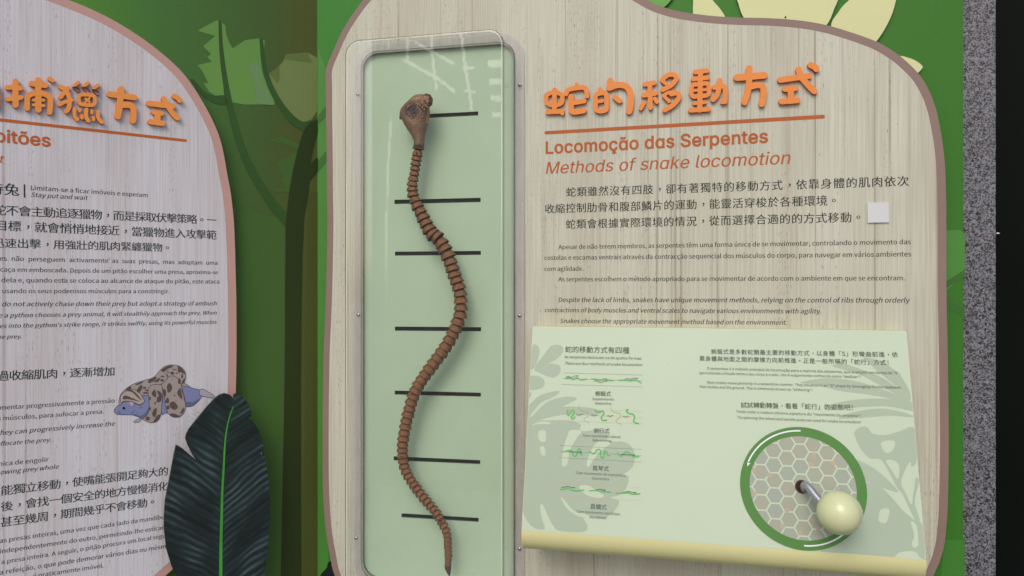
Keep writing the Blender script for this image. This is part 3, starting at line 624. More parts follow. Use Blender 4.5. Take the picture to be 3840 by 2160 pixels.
for k in range(34):
    t = k/33
    for sgn in (-1, 1):
        i = 1+t*(len(mid_px)-2.2); j = int(i); f = i-j
        mx = mid_px[j][0]+(mid_px[j+1][0]-mid_px[j][0])*f; my = mid_px[j][1]+(mid_px[j+1][1]-mid_px[j][1])*f
        ln = (170 if t < .22 else 300)*(.8+.15*random.random()); 
        if sgn < 0 and t < .25: ln *= 1.1
        if t < .08: ln *= .5
        pts = [(mx+sgn*ln*u, my-ln*(.62*u-(.18 if sgn > 0 else .02)*u*u)) for u in (.02, .25, .5, .75, 1)]
        vl.append(FLf.q(stroke(pts, lambda u: 1.0-.6*u), G2c))
flat('vein', vl, .0003, mat('vein_green', (44, 84, 58), .4), lt)
flat('chip', [FLf.q([(841, 517), (847, 515), (849, 526), (843, 535)], G2c)], .0006, mat('chip_tan', (150, 120, 100)), lt)
FLk = Frame(FG.O+Nr*.008, Ur, Nr)
cutout('leaf_cutout', 'almost black leaf tip cutout at the bottom, half behind the snake panel border', 'cutout', [(1270, 1480), (1300, 1430), (1340, 1385), (1346, 1352), (1365, 1335), (1420, 1340), (1440, 1500), (1330, 1560)], mat('black_leaf', (20, 28, 26), .4, var=.3, vscale=60), -.004, 0, G2, FLk, smooth=False)

# ------------------------------------------------------------------ white plate
t = thing('blank_plate', 'small blank white square plate stuck on the right sign, right of the paragraph', 'plate', FR)
slab('plate', FR.q([(2151/1.7173+2000, 1048/1.7173+150), (2288/1.7173+2000, 1044/1.7173+150), (2291/1.7173+2000, 1174/1.7173+150), (2154/1.7173+2000, 1177/1.7173+150)], None, .0025), [], .0004, .0025, mat('white_plate', (206, 208, 214), .4), t)

def specks(fr, parent, box, k, n, m, rel_=None):
    G = ([], [], [])
    for i in range(k):
        x, y = random.uniform(box[0], box[2]), random.uniform(box[1], box[3]); p = fr.p(x, y); r = random.choice((.0003, .0004, .0006))
        slabgeo(circ(p.x, p.y, r, 6, r*random.uniform(.6, 1.6)), [], None, n+i*1e-6, G)
    o = newobj('dust_specks', G[0], G[1], m, parent, kind='stuff')
    if rel_ is not None: o.matrix_local = rel_
SPK = mat('speck_grey', (96, 90, 80), .8)
specks(FR, RT, (2000, 60, 3450, 1200), 22, .0006, SPK); specks(FL, LT, (0, 20, 780, 1700), 20, .0006, SPK); specks(FLB, gl, (900, 0, 1180, 2150), 10, .0010, SPK)
# ------------------------------------------------------------------ display case
CASE = thing('display_case', 'tall clear acrylic display case with rounded corners over a pale green backing', 'display case', FR)
PALE = mat('pale_green_backing', (180, 206, 180), .5, var=.045, vscale=9)
SLOT = mat('black_slot', (14, 18, 20), .5); 
c4 = (1200, 0, 1.61); c5 = (1200, 900, 2.07); c6 = (1200, 1500, 2.195)
NB = -.0035                                   # the backing lies 7 mm behind the panel face
def sl(c, xa, ya, xb, yb, h):
    P = FR.q([(xa, ya-h/2), (xb, yb-h/2), (xb, yb+h/2), (xa, ya+h/2)], c, NB); return P
slots = [sl(c4, 479, 709, 955, 685, 24), sl(c4, 450, 1219, 970, 1207, 26), sl(c5, 582, 106, 1249, 100, 31), sl(c5, 582, 688, 1250, 693, 32), sl(c5, 580, 1184, 1249, 1201, 31), sl(c6, 607, 480, 1319, 512, 33), sl(c6, 671, 949, 1306, 987, 33)]
back = rrect(wx0-.004, wx1+.004, wy0-.004, wy1+.004, .022)
slab('backing_board', back, slots, NB-.004, NB, PALE, CASE, mat('pale_green_cut', (96, 116, 98)))
for s_ in slots:
    cx = [p[0] for p in s_]; cy = [p[1] for p in s_]
    flat('slot', [[(min(cx)-.002, min(cy)-.002), (max(cx)+.002, min(cy)-.002), (max(cx)+.002, max(cy)+.002), (min(cx)-.002, max(cy)+.002)]], NB-.0034, SLOT, CASE)
def acrylic(name, tint, fr_str=1.0, diff=0, dcol=(.6, .6, .6, 1), rough=.02):
    m = bpy.data.materials.new(name); m.use_nodes = True; n = m.node_tree; n.nodes.remove(n.nodes['Principled BSDF']); out = n.nodes['Material Output']
    tr_ = n.nodes.new('ShaderNodeBsdfTransparent'); tr_.inputs[0].default_value = tint
    gl_ = n.nodes.new('ShaderNodeBsdfGlossy'); gl_.inputs['Roughness'].default_value = rough
    lw = n.nodes.new('ShaderNodeLayerWeight'); pw = n.nodes.new('ShaderNodeMath'); pw.operation = 'POWER'; pw.inputs[1].default_value = 5
    n.links.new(lw.outputs['Facing'], pw.inputs[0])       # Schlick: two surfaces of a clear sheet, the same from both sides
    mu = n.nodes.new('ShaderNodeMapRange'); mu.inputs[3].default_value = .045*fr_str; mu.inputs[4].default_value = .75; n.links.new(pw.outputs[0], mu.inputs[0])
    base = tr_.outputs[0]
    if diff:
        df = n.nodes.new('ShaderNodeBsdfDiffuse'); df.inputs[0].default_value = dcol
        mx = n.nodes.new('ShaderNodeMixShader'); mx.inputs[0].default_value = diff
        tcx = n.nodes.new('ShaderNodeTexCoord'); nz = n.nodes.new('ShaderNodeTexNoise'); nz.inputs['Scale'].default_value = 25; nz.inputs['Detail'].default_value = 6
        mp = n.nodes.new('ShaderNodeMapping'); mp.inputs['Scale'].default_value = (3, .6, 1); n.links.new(tcx.outputs['Object'], mp.inputs[0]); n.links.new(mp.outputs[0], nz.inputs['Vector'])
        r = n.nodes.new('ShaderNodeMapRange'); r.inputs[1].default_value = .3; r.inputs[2].default_value = .7; r.inputs[3].default_value = diff*.75; r.inputs[4].default_value = min(1, diff*1.25)
        n.links.new(nz.outputs[0], r.inputs[0]); n.links.new(r.outputs[0], mx.inputs[0])
        n.links.new(base, mx.inputs[1]); n.links.new(df.outputs[0], mx.inputs[2]); base = mx.outputs[0]
    m2 = n.nodes.new('ShaderNodeMixShader'); n.links.new(mu.outputs[0], m2.inputs[0]); n.links.new(base, m2.inputs[1]); n.links.new(gl_.outputs[0], m2.inputs[2])
    n.links.new(m2.outputs[0], out.inputs['Surface']); return m
CLEAR = acrylic('clear_acrylic', (.985, .99, .985, 1), 1.9, .03, lin((225, 230, 225)))
SIDE = acrylic('acrylic_side', (.98, .985, .98, 1), 1.0, .04, lin((190, 192, 186)))
EDGEA = acrylic('acrylic_edge', (.93, .95, .93, 1), 1.3, .10, lin((196, 196, 190)), .1)
RIM = acrylic('acrylic_rim', (.50, .53, .51, 1), 2.4, .06, lin((200, 204, 200)), .12)
FLNG = acrylic('acrylic_flange', (.93, .93, .93, 1), 1.0, .42, lin((206, 203, 206)), .15)
DC = .060
# flange on the panel face
fo_ = rrect(wx0-.0128, wx1+.0150, wy0-.013, wy1+.0135, .034)
fi_ = rrect(wx0+.0002, wx1-.0002, wy0+.0002, wy1-.0002, .0215)
slab('flange', fo_, [fi_], .0004, .0030, FLNG, CASE, EDGEA)
# wall + rounded shoulder + front sheet, one loft of rounded rectangles
def loft(levels, k=10):
    vs, fs = [], []
    for (g, n, r) in levels:
        vs += [(x, y, n) for x, y in rrect(wx0-g, wx1+g, wy0-g, wy1+g, r, k)]
    m_ = len(vs)//len(levels)
    for l in range(len(levels)-1):
        for i in range(m_):
            j = (i+1) % m_; fs.append((l*m_+i, l*m_+j, (l+1)*m_+j, (l+1)*m_+i))
    return vs, fs
SR = .0022
vs, fs = loft([(.0002, .003, .0215), (.0004, DC-SR, .0215)]); newobj('side_wall', vs, fs, SIDE, CASE, smooth=True)
sh = [(.0004, DC-SR, .0215)]+[(.0004-SR*(1-math.cos(R(a))), DC-SR+SR*math.sin(R(a)), .0215-SR*(1-math.cos(R(a)))) for a in (15, 30, 45, 60, 75, 90)]
vs, fs = loft(sh); newobj('shoulder', vs, fs, RIM, CASE, smooth=True)
slab('front_sheet', rrect(wx0+.0018, wx1-.0018, wy0+.0018, wy1-.0018, .0193), [], DC, DC, CLEAR, CASE)
# edge highlights painted as thin pale strips round the cover
GL = acrylic('acrylic_painted_glint', (.9, .9, .9, 1), 2.0, .75, lin((236, 238, 234)), .1)
for nm_, e0_, e1_, z_, r0_, r1_ in (('painted_edge_glint', -.0022, -.0030, DC+.0002, .0190, .0182), ('painted_edge_glint', .0006, .0000, .0038, .0221, .0215)):
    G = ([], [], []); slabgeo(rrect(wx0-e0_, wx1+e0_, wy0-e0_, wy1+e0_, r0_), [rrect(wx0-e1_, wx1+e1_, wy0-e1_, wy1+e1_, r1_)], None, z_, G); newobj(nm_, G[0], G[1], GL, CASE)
# base bead where wall meets flange
vs, fs = loft([(.0028, .003, .0235), (.0014, .0036, .0222), (.0004, .0052, .0215)]); newobj('base_bead', vs, fs, RIM, CASE, smooth=True)
# screws
STEEL = mat('steel', (190, 192, 196), .22, metal=1); DARKM = mat('screw_recess', (30, 30, 32), .5)
def screw(x, y, fr=FR, n=.003, r=.0026, parent=CASE):
    p = fr.p(x, y, n); vs, fs = [], []; K = 16
    prof = [(1, 0), (1, .25), (.9, .5), (.65, .72), (.35, .82), (0.001, .86)]
    for pr_, pz in prof: vs += [(p.x+math.cos(2*math.pi*k/K)*r*pr_, p.y+math.sin(2*math.pi*k/K)*r*pr_, p.z+pz*r) for k in range(K)]
    for l in range(len(prof)-1):
        for k in range(K): fs.append((l*K+k, l*K+(k+1) % K, (l+1)*K+(k+1) % K, (l+1)*K+k))
    o = newobj('screw', vs, fs, STEEL, parent, smooth=True)
    G = ([], [], []); a = random.random()*3
    for q in (0, math.pi/2):
        c_, s_ = math.cos(a+q), math.sin(a+q); L_, W_ = r*.55, r*.13
        slabgeo([(p.x+c_*u*L_-s_*v*W_, p.y+s_*u*L_+c_*v*W_) for u, v in ((-1, -1), (1, -1), (1, 1), (-1, 1))], [], p.z, p.z+r*.87+(.00002 if q else 0), G)
    newobj('screw_cross', G[0], G[1], DARKM, o)
for x, y in ((1342, 354), (1344, 1180), (1336, 2017), (1949, 319), (1949, 1184), (1949, 2058)): screw(x, y)
# reflected screws of the right flange are left to the acrylic

# ------------------------------------------------------------------ unseen dark screen, added to put sky streaks in the case reflection
SCN = 4.2                                    # metres in front of the sign
FX = Frame(O0+Nr*SCN, -Ur, -Nr)
QF = O0+Nr*DC
def mirror(x, y):
    d = Vector(((x-1920)/FPX, 1, -(y-1080)/FPX)); t = (QF-CAM).dot(Nr)/d.dot(Nr); P_ = CAM+d*t
    r = d-Nr*2*d.dot(Nr); t2 = (FX.O-P_).dot(Nr)/r.dot(Nr); v = FX.I @ (P_+r*t2); return (v.x, v.y)
c8 = (1120, 0, 2.6833)
bars_ = [([(1093, 300), (1093, 600)], 18), ([(1335, 300), (1345, 560), (1385, 890)], 14), ([(1630, 300), (1680, 700), (1745, 1100)], 15), ([(1060, 600), (1250, 710), (1400, 790), (1560, 915)], 18), ([(1180, 430), (1380, 540), (1560, 640)], 16), ([(905, 390), (905, 490)], 9), ([(930, 1200), (890, 1900), (880, 3050)], 13)]
holes = []
scr = thing('added_reflection_screen', 'unseen dark slotted screen added so that sky streaks reflect in the case', 'screen', FX)
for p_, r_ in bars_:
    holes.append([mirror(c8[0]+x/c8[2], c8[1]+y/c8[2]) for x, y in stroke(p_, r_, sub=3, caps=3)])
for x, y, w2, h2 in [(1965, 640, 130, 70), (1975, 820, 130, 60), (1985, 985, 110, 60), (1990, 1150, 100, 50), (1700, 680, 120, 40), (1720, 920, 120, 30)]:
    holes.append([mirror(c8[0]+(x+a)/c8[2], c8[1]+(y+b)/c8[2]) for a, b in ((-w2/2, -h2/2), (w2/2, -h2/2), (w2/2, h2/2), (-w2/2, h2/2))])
# added screen: slots shaped so that streaks of sky reflect in the acrylic
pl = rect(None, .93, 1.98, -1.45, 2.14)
def clip_hole(h, done):
    return h
hs = [h if area(h) > 0 else h[::-1] for h in holes]
# crossing slots would overlap in one sheet, so split the diagonal ones where they meet the uprights
DARKSCR = mat('added_screen_dark', (26, 28, 24), .8, var=.3, vscale=4)
def inpoly(p, q):
    r = False
    for i in range(len(q)):
        a, b = q[i-1], q[i]
        if (a[1] > p[1]) != (b[1] > p[1]) and p[0] < (b[0]-a[0])*(p[1]-a[1])/(b[1]-a[1])+a[0]: r = not r
    return r
xs2 = sorted(set([pl[0][0], pl[1][0]])); 
# build the added screen as a grid of small quads, leaving out the cells that lie in a slot
hx0, hx1 = min(p[0] for h in hs for p in h)-.02, max(p[0] for h in hs for p in h)+.02
hy0, hy1 = min(p[1] for h in hs for p in h)-.02, max(p[1] for h in hs for p in h)+.02
hy1 = min(hy1, 2.1)
cs_ = .011
nx, ny = int((hx1-hx0)/cs_), int((hy1-hy0)/cs_)
vs, fs = [], []
def quad(x0, y0, x1, y1):
    b0 = len(vs); vs.extend([(x0, y0, 0), (x1, y0, 0), (x1, y1, 0), (x0, y1, 0)]); fs.append((b0, b0+1, b0+2, b0+3))
bb = [(min(p[0] for p in h), max(p[0] for p in h), min(p[1] for p in h), max(p[1] for p in h)) for h in hs]
for j in range(ny):
    y0, y1 = hy0+j*cs_, hy0+(j+1)*cs_; yc = (y0+y1)/2; st = 0; 
    for i in range(nx+1):
        xc = hx0+(i+.5)*cs_
        hole = i < nx and any(b[0] < xc < b[1] and b[2] < yc < b[3] and inpoly((xc, yc), h) for b, h in zip(bb, hs))
        if hole or i == nx:
            if i > st: quad(hx0+st*cs_, y0, hx0+i*cs_, y1)
            st = i+1
hx1 = hx0+nx*cs_; hy1 = hy0+ny*cs_
quad(pl[0][0], -1.45, pl[1][0], hy0); quad(pl[0][0], hy1, pl[1][0], 2.14); quad(pl[0][0], hy0, hx0, hy1); quad(hx1, hy0, pl[1][0], hy1)
sc_ = newobj('boards', vs, fs, DARKSCR, scr)  # quads of the added reflection screen
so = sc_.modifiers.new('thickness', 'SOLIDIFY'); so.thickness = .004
# ------------------------------------------------------------------ snake
SN = .022
snk = thing('snake_model', 'brown articulated cobra model winding down inside the clear acrylic case', 'snake model', FR)
BR = mat('bronze_scales', (132, 92, 64), .32, metal=.35, var=.45, vscale=260, bump=.5, bscale=900)
BR2 = mat('bronze_dark', (92, 66, 56), .5, metal=.1, var=.3, vscale=200, bump=.5, bscale=700)
BR3 = mat('bronze_light', (166, 132, 106), .42, metal=.12, var=.2, vscale=160, bump=.3, bscale=900)
JOINT = mat('joint_black', (22, 17, 15), .6)
seg = [(c4, x, y, w_) for x, y, w_ in [(597, 880, 62), (590, 925, 58), (584, 955, 58), (579, 985, 58), (575, 1015, 57), (571, 1045, 57), (565, 1077, 59), (558, 1108, 62), (557, 1139, 62), (560, 1170, 63), (571, 1205, 64), (585, 1240, 68), (603, 1275, 72), (620, 1310, 76), (637, 1345, 78), (655, 1380, 80), (675, 1412, 82)]]
seg += [(c5, x, y, w_) for x, y, w_ in [(905, -25, 104), (940, 20, 104), (965, 63, 104), (990, 115, 104), (1010, 167, 102), (1025, 217, 102), (1040, 265, 102), (1058, 311, 102), (1075, 361, 102), (1087, 412, 102), (1093, 465, 102), (1094, 520, 101), (1090, 575, 100), (1074, 630, 98), (1056, 680, 96), (1035, 724, 96), (1010, 772, 96), (981, 822, 96), (951, 867, 96), (919, 910, 96), (887, 953, 94), (855, 997, 94), (824, 1040, 92), (795, 1080, 90), (768, 1121, 88), (746, 1162, 88), (727, 1206, 88), (711, 1253, 88), (698, 1300, 88), (686, 1347, 88), (674, 1395, 88), (665, 1441, 88)]]
seg += [(c6, x, y, w_) for x, y, w_ in [(695, 262, 90), (688, 310, 90), (681, 360, 88), (678, 405, 86), (680, 450, 84), (685, 495, 84), (691, 540, 82), (705, 582, 82), (723, 622, 82), (745, 659, 82), (769, 694, 82), (795, 729, 82), (820, 764, 82), (848, 800, 80), (877, 834, 80), (905, 866, 78), (932, 897, 76), (957, 929, 76), (977, 962, 74), (996, 996, 72), (1015, 1031, 70), (1034, 1068, 68), (1045, 1104, 66), (1050, 1140, 64), (1052, 1174, 64), (1052, 1207, 62), (1055, 1241, 60), (1057, 1275, 60), (1056, 1309, 56), (1054, 1343, 52)]]
P3 = []
for c, x, y, w_ in seg:
    X, Y = c[0]+x/c[2], c[1]+y/c[2]; v = FR.p(X, Y, SN); P3.append((v, w_/2/c[2]*lscale(FR, X, Y, SN)[0]))
K = 48
prof = [(.40, -.02), (.54, .00), (.64, .05), (.72, .12), (.78, .20), (.835, .30), (.88, .40), (.92, .51), (.955, .63), (1.0, .76), (1.055, .90), (1.03, .95), (.84, .88), (.50, .55)]
vs, fs, mi = [], [], []
for l, (pr_, pz) in enumerate(prof):
    for k in range(K):
        a = 2*math.pi*k/K
        d = 0
        if 1 < l < 10:
            u = (k/K*12+l*.42) % 1; v = (k/K*12-l*.42) % 1
            d = .10*(min(1, 3*min(u, 1-u))*min(1, 3*min(v, 1-v)))-.05
        rr_ = pr_+d
        if l in (10, 11): rr_ *= 1+.03*math.cos(a*9)
        vs.append((math.cos(a)*rr_, math.sin(a)*rr_*.92, pz))
for l in range(len(prof)-1):
    for k in range(K):
        fs.append((l*K+k, (l+1)*K+k, (l+1)*K+(k+1) % K, l*K+(k+1) % K)); mi.append(0 if l < 11 else 1)
segme = bpy.data.meshes.new('body_segment'); segme.from_pydata(vs, [], fs)
for m_ in (BR, JOINT): segme.materials.append(m_)
segme.polygons.foreach_set('material_index', mi); segme.polygons.foreach_set('use_smooth', [l < 11*K for l in range(len(fs))])
segme.update(); bmf = bmesh.new(); bmf.from_mesh(segme); bmesh.ops.recalc_face_normals(bmf, faces=bmf.faces[:]); bmf.to_mesh(segme); bmf.free()
for i, (p, r) in enumerate(P3):
    a = P3[i-1][0] if i else p; b = P3[i+1][0] if i < len(P3)-1 else p
    d = (b-a).normalized(); pitch = (b-a).length/(2 if 0 < i < len(P3)-1 else 1)
    o = bpy.data.objects.new('body_segment', segme); col.objects.link(o); o.parent = snk
    zax = d; yax = Vector((0, 0, 1)); xax = yax.cross(zax).normalized(); yax = zax.cross(xax)
    L_ = pitch*1.04
    tw = R(random.uniform(-6, 6)); rs = 1+random.uniform(-.03, .03)
    Mx = Matrix((xax, yax, zax)).transposed().to_4x4() @ Matrix.Rotation(tw+R((i*17) % 30), 4, 'Z') @ Matrix.Diagonal((r*rs*1.05, r*rs*1.05, L_, 1))
    Mx.translation = p-zax*L_*.5+Vector((0, 0, 0))
    o.matrix_local = Mx
def tube(name, pts, rad, m, parent, K=14, cap=True):
    vs, fs = [], []
    n = len(pts); up = None
    for i, p in enumerate(pts):
        d = (pts[min(i+1, n-1)]-pts[max(i-1, 0)]).normalized()
        if up is None: up = d.orthogonal().normalized()
        x = (up-d*up.dot(d)).normalized(); y = d.cross(x); up = x
        r = rad(i/(n-1)) if callable(rad) else rad
        vs += [p+x*math.cos(2*math.pi*k/K)*r+y*math.sin(2*math.pi*k/K)*r for k in range(K)]
    for l in range(n-1):
        for k in range(K): fs.append((l*K+k, l*K+(k+1) % K, (l+1)*K+(k+1) % K, (l+1)*K+k))
    if cap: fs += [tuple(range(K))[::-1], tuple((n-1)*K+k for k in range(K))]
    return newobj(name, vs, fs, m, parent, smooth=True)
tube('joint_core', [p for p, r in P3], lambda t: .0045-.0022*t, JOINT, snk)
# tail tip
tp = [FR.p(c6[0]+x/c6[2], c6[1]+y/c6[2], SN) for x, y in [(1053, 1352), (1053, 1366), (1054, 1385), (1058, 1410), (1063, 1435), (1065, 1452)]]
tr_r = [.0043, .0046, .0044, .0032, .0016, .0004]
tube('tail_tip', tp, lambda t: tr_r[min(5, int(round(t*5)))], BR2, snk)
# hinge screws on the segments over the slots
for x, y, c in ((565, 1213, c4), (957, 108, c5), (1037, 707, c5), (720, 1190, c5), (672, 478, c6), (982, 992, c6)):
    X, Y = c[0]+x/c[2], c[1]+y/c[2]
    p = FR.p(X, Y, SN+.0078)
    o = newobj('hinge_pin', [(p.x+math.cos(2*math.pi*k/12)*.0022*q, p.y+math.sin(2*math.pi*k/12)*.0022*q, p.z+z) for q, z in ((1, -.003), (1, 0), (.7, .0006), (.45, -.0003)) for k in range(12)], [(l*12+k, l*12+(k+1) % 12, (l+1)*12+(k+1) % 12, (l+1)*12+k) for l in range(3) for k in range(12)], BR2, snk, smooth=True)
# hood and head
H1 = (1460, 340, 5.575)
rows = [(92, 610, 762, .004), (104, 560, 795, .008), (130, 522, 815, .012), (170, 480, 828, .0145), (200, 452, 835, .016), (250, 402, 832, .017), (310, 332, 828, .017), (350, 290, 834, .0165), (390, 260, 838, .016), (430, 242, 840, .0155), (480, 232, 841, .015), (540, 238, 838, .0145), (580, 256, 828, .014), (620, 282, 818, .0135), (660, 304, 810, .013), (700, 322, 803, .0125), (745, 350, 796, .012), (790, 376, 788, .0115), (825, 398, 772, .011), (860, 420, 764, .0105), (895, 446, 754, .010), (930, 468, 746, .0096), (970, 494, 741, .0092), (1010, 512, 737, .009), (1050, 523, 734, .0088), (1090, 527, 731, .0087), (1130, 527, 728, .0086), (1175, 527, 724, .0084)]
KH = 36; vs, fs = [], []
for j, (y, xl, xr_, dep) in enumerate(rows):
    wob = 5*math.sin(j*2.4) if 9 < j < 26 else 0
    a_ = FR.p(H1[0]+(xl+wob)/H1[2], H1[1]+y/H1[2], SN+.002); b_2 = FR.p(H1[0]+(xr_-wob)/H1[2], H1[1]+y/H1[2], SN+.002)
    c_ = (a_+b_2)/2; hw = (b_2-a_).length/2
    for k in range(KH):
        t_ = 2*math.pi*k/KH; cx = math.cos(t_); cz = math.sin(t_)
        cz = math.copysign(abs(cz)**.8, cz)
        dd = dep*(1 if cz > 0 else .55)
        bump = 0
        if cz > .1:
            bump = .0007*math.sin(j*1.9+k*.9)*math.sin(k*2.1-j*1.1)
            rx = cx*hw
            # hollow face of the hood under the crest
            if 6 <= j <= 15: bump -= .0032*max(0, 1-(cx+.05)**2*4.5)*math.sin(math.pi*(j-5.5)/10)
        vs.append((c_.x+cx*hw, c_.y+bump*.3, c_.z+cz*dd+bump))
for l in range(len(rows)-1):
    for k in range(KH): fs.append((l*KH+k, (l+1)*KH+k, (l+1)*KH+(k+1) % KH, l*KH+(k+1) % KH))
fs += [tuple(range(KH)), tuple((len(rows)-1)*KH+k for k in range(KH))[::-1]]
mi = []
for f in fs:
    c_ = sum((Vector(vs[i]) for i in f), Vector())/len(f); pc = FR.p(H1[0]+545/H1[2], H1[1]+480/H1[2], SN)
    ex, ey = (c_.x-pc.x)/.0098, (c_.y-pc.y)/.0095
    mi.append(1 if c_.z > SN+.004 and ex*ex+ey*ey < 1 else (2 if c_.y > FR.p(H1[0], H1[1]+300/H1[2], SN).y and c_.z > SN else 0))
hood = newobj('hood', vs, fs, [mat('hood_brown', (124, 98, 80), .42, metal=.15, var=.25, vscale=300, bump=.6, bscale=800), mat('face_purple_brown', (84, 68, 70), .5, var=.35, vscale=500, bump=.6, bscale=900), mat('crown_gold_brown', (146, 116, 86), .4, metal=.2, var=.3, vscale=400, bump=.5, bscale=900)], snk, smooth=True, midx=mi)
bmf = bmesh.new(); bmf.from_mesh(hood.data); bmesh.ops.recalc_face_normals(bmf, faces=bmf.faces[:]); bmf.to_mesh(hood.data); bmf.free()
# knobbly scales: small domes lying on the hood
def domes(name, items, m, parent):
    vs, fs = [], []
    for (x, y, n, r, asp, ang) in items:
        p = FR.p(H1[0]+x/H1[2], H1[1]+y/H1[2], SN+n); b0 = len(vs); KK = 8
        for q, z in ((1, -.6), (.85, .1), (.5, .55)):
            for k in range(KK):
                t_ = 2*math.pi*k/KK; ex, ey = math.cos(t_)*r*q, math.sin(t_)*r*asp*q
                vs.append((p.x+ex*math.cos(ang)-ey*math.sin(ang), p.y+ex*math.sin(ang)+ey*math.cos(ang), p.z+z*r))
        vs.append((p.x, p.y, p.z+r*.7))
        for l in range(2):
            for k in range(KK): fs.append((b0+l*KK+k, b0+l*KK+(k+1) % KK, b0+(l+1)*KK+(k+1) % KK, b0+(l+1)*KK+k))
        for k in range(KK): fs.append((b0+2*KK+k, b0+2*KK+(k+1) % KK, b0+3*KK))
    return newobj(name, vs, fs, m, parent, smooth=True)
crest = cat([(385, 345), (430, 300), (490, 268), (550, 255), (610, 280), (665, 325), (725, 395)], False, 3)
domes('crest_scales', [(x, y, .0172, .0013, 1.5, 0) for x, y in crest[::2]], BR3, hood)
it = []
for k in range(120):
    a = random.random()*6.283; q = math.sqrt(random.random()); x = 545+150*q*math.cos(a); y = 470+135*q*math.sin(a)
    it.append((x, y, .0126-.002*(1-q), .0010+random.random()*.0007, 1, 0))
domes('face_scales', it, BR2, hood)
domes('face_scales', [(x+random.uniform(-6, 6), y, .0136, .0013, 1, 0) for x, y in [(400, 400), (390, 440), (410, 470), (430, 510), (455, 560), (490, 600), (505, 690), (560, 600), (620, 570), (650, 620), (690, 540), (700, 480), (560, 520), (590, 470), (600, 430), (640, 460), (480, 440), (520, 500)]], BR3, hood)
domes('rim_scales', [(x, y, .011, .0026, .35, R(8)) for x, y in [(795, 380), (805, 410), (812, 440), (812, 470), (808, 500), (804, 530), (800, 560), (796, 595), (790, 630), (786, 665), (780, 360), (300, 380), (340, 365), (352, 400), (330, 420), (300, 410)]], BR3, hood)
domes('brow_scales', [(x, y, .0165, .0028, .4, R(-6)) for x, y in [(650, 245), (700, 250), (745, 258), (690, 280), (735, 290), (775, 298), (720, 320), (765, 330), (790, 345)]]+[(random.uniform(520, 720), random.uniform(130, 235), .0155, .0013, 1, 0) for _ in range(46)], BR3, hood)
domes('crest_groove', [(x, y+16, .0160, .0016, 1.0, 0) for x, y in crest[1::2]], JOINT, hood)
domes('snout', [(778, 190, .0105, .0078, 1.3, R(10))], BR2, hood)
domes('snout_scales', [(x, y, .0170, .0017, 1.3, R(20)) for x, y in [(745, 130), (770, 150), (795, 175), (805, 215), (790, 240), (760, 200), (740, 165), (800, 140)]], BR3, hood)
domes('face_pit', [(520, 395, .0142, .0020, 1, 0), (520, 462, .0145, .0017, 1, 0)], JOINT, hood)
p = FR.p(H1[0]+572/H1[2], H1[1]+1305/H1[2], SN+.0072); flat('pin_hole', [circ(p.x, p.y, .0014, 14)], p.z+.0012, JOINT, snk)

# ------------------------------------------------------------------ control box
AL = R(16)
tl_ = FR.p(1997.5, 1223.9, .02); tr__ = FR.p(3395.8, 1240.3, .02)
W0 = tr__.x-tl_.x; V0 = (tl_.y+tr__.y)/2; U0 = tl_.x; LF = .2572; W0 += .001
Vf = FR.V*math.cos(AL)-FR.N*math.sin(AL); Nf = Ur.cross(Vf)
Ob = FR.M @ Vector((U0, V0, .02))
FB = Frame(Ob, Ur, Nf)
BOX = thing('control_box', 'sloping pale green box with a rounded cream lower edge below the paragraphs', 'box', FR)
CREAM = mat('cream_yellow_paint', (202, 202, 152), .38, var=.03, vscale=8)
FACE = mat('pale_green_face', (184, 202, 181), .42, var=.02, vscale=8)
sec = [(.0006, V0), (.02, V0)]; e0 = (.02+LF*math.sin(AL), V0-LF*math.cos(AL)); rb = .0225
cc = (e0[0]-rb*math.cos(AL), e0[1]-rb*math.sin(AL))
arc = [(cc[0]+rb*math.cos(R(a)), cc[1]+rb*math.sin(R(a))) for a in [16-106*k/12 for k in range(13)]]
sec += arc+[(.0006, arc[-1][1])]
vs = [(U0, v, n) for n, v in sec]+[(U0+W0, v, n) for n, v in sec]; ns = len(sec)
fs = [(i, ns+i, ns+i+1, i+1)[::-1] for i in range(ns-1) if i != 1]
mi = [0]*len(fs)
fs += [tuple(range(ns)), tuple(range(ns, 2*ns))[::-1]]; mi += [0, 0]
body = newobj('body', vs, fs, CREAM, BOX)
bmf = bmesh.new(); bmf.from_mesh(body.data); bmesh.ops.recalc_face_normals(bmf, faces=bmf.faces[:]); 
bmf.to_mesh(body.data); bmf.free()
for p_ in body.data.polygons: p_.use_smooth = len(p_.vertices) == 4
body.data.set_sharp_from_angle(angle=R(30))
# everything on the sloping face lives in the face frame; parts are children of the box
W27 = (2700, 1560, 2.635)
hc = FB.p(W27[0]+808/W27[2], W27[1]+700/W27[2]); HR = .0077
rel = FR.I @ FB.M
def fb(o):                              # parent to the box, keep face-frame coordinates
    o.parent = BOX; o.matrix_local = rel; return o
def inb(o): o.matrix_local = rel; return o
def shrink(a, b, c, d, e): return [(a+e, c+e), (b-e, c+e), (b-e, d-e), (a+e, d-e)]
fo2 = rrect(0, W0, -LF, 0, .0016, 3)
inb(slab('face_panel', fo2, [circ(hc.x, hc.y, HR, 32)], -.006, .0002, FACE, BOX, FACE))
inb(flat('axle_hole', [circ(hc.x, hc.y, HR*1.3, 28)], -.0055, mat('hole_black', (16, 12, 12), .5), BOX))
G = ([], [], []); slabgeo(circ(hc.x, hc.y, HR*.93, 28), [circ(hc.x, hc.y, HR*.72, 28)], -.0054, -.003, G)
inb(newobj('axle_bushing', G[0], G[1], mat('bushing_brown', (84, 46, 40), .4, metal=.4), BOX))
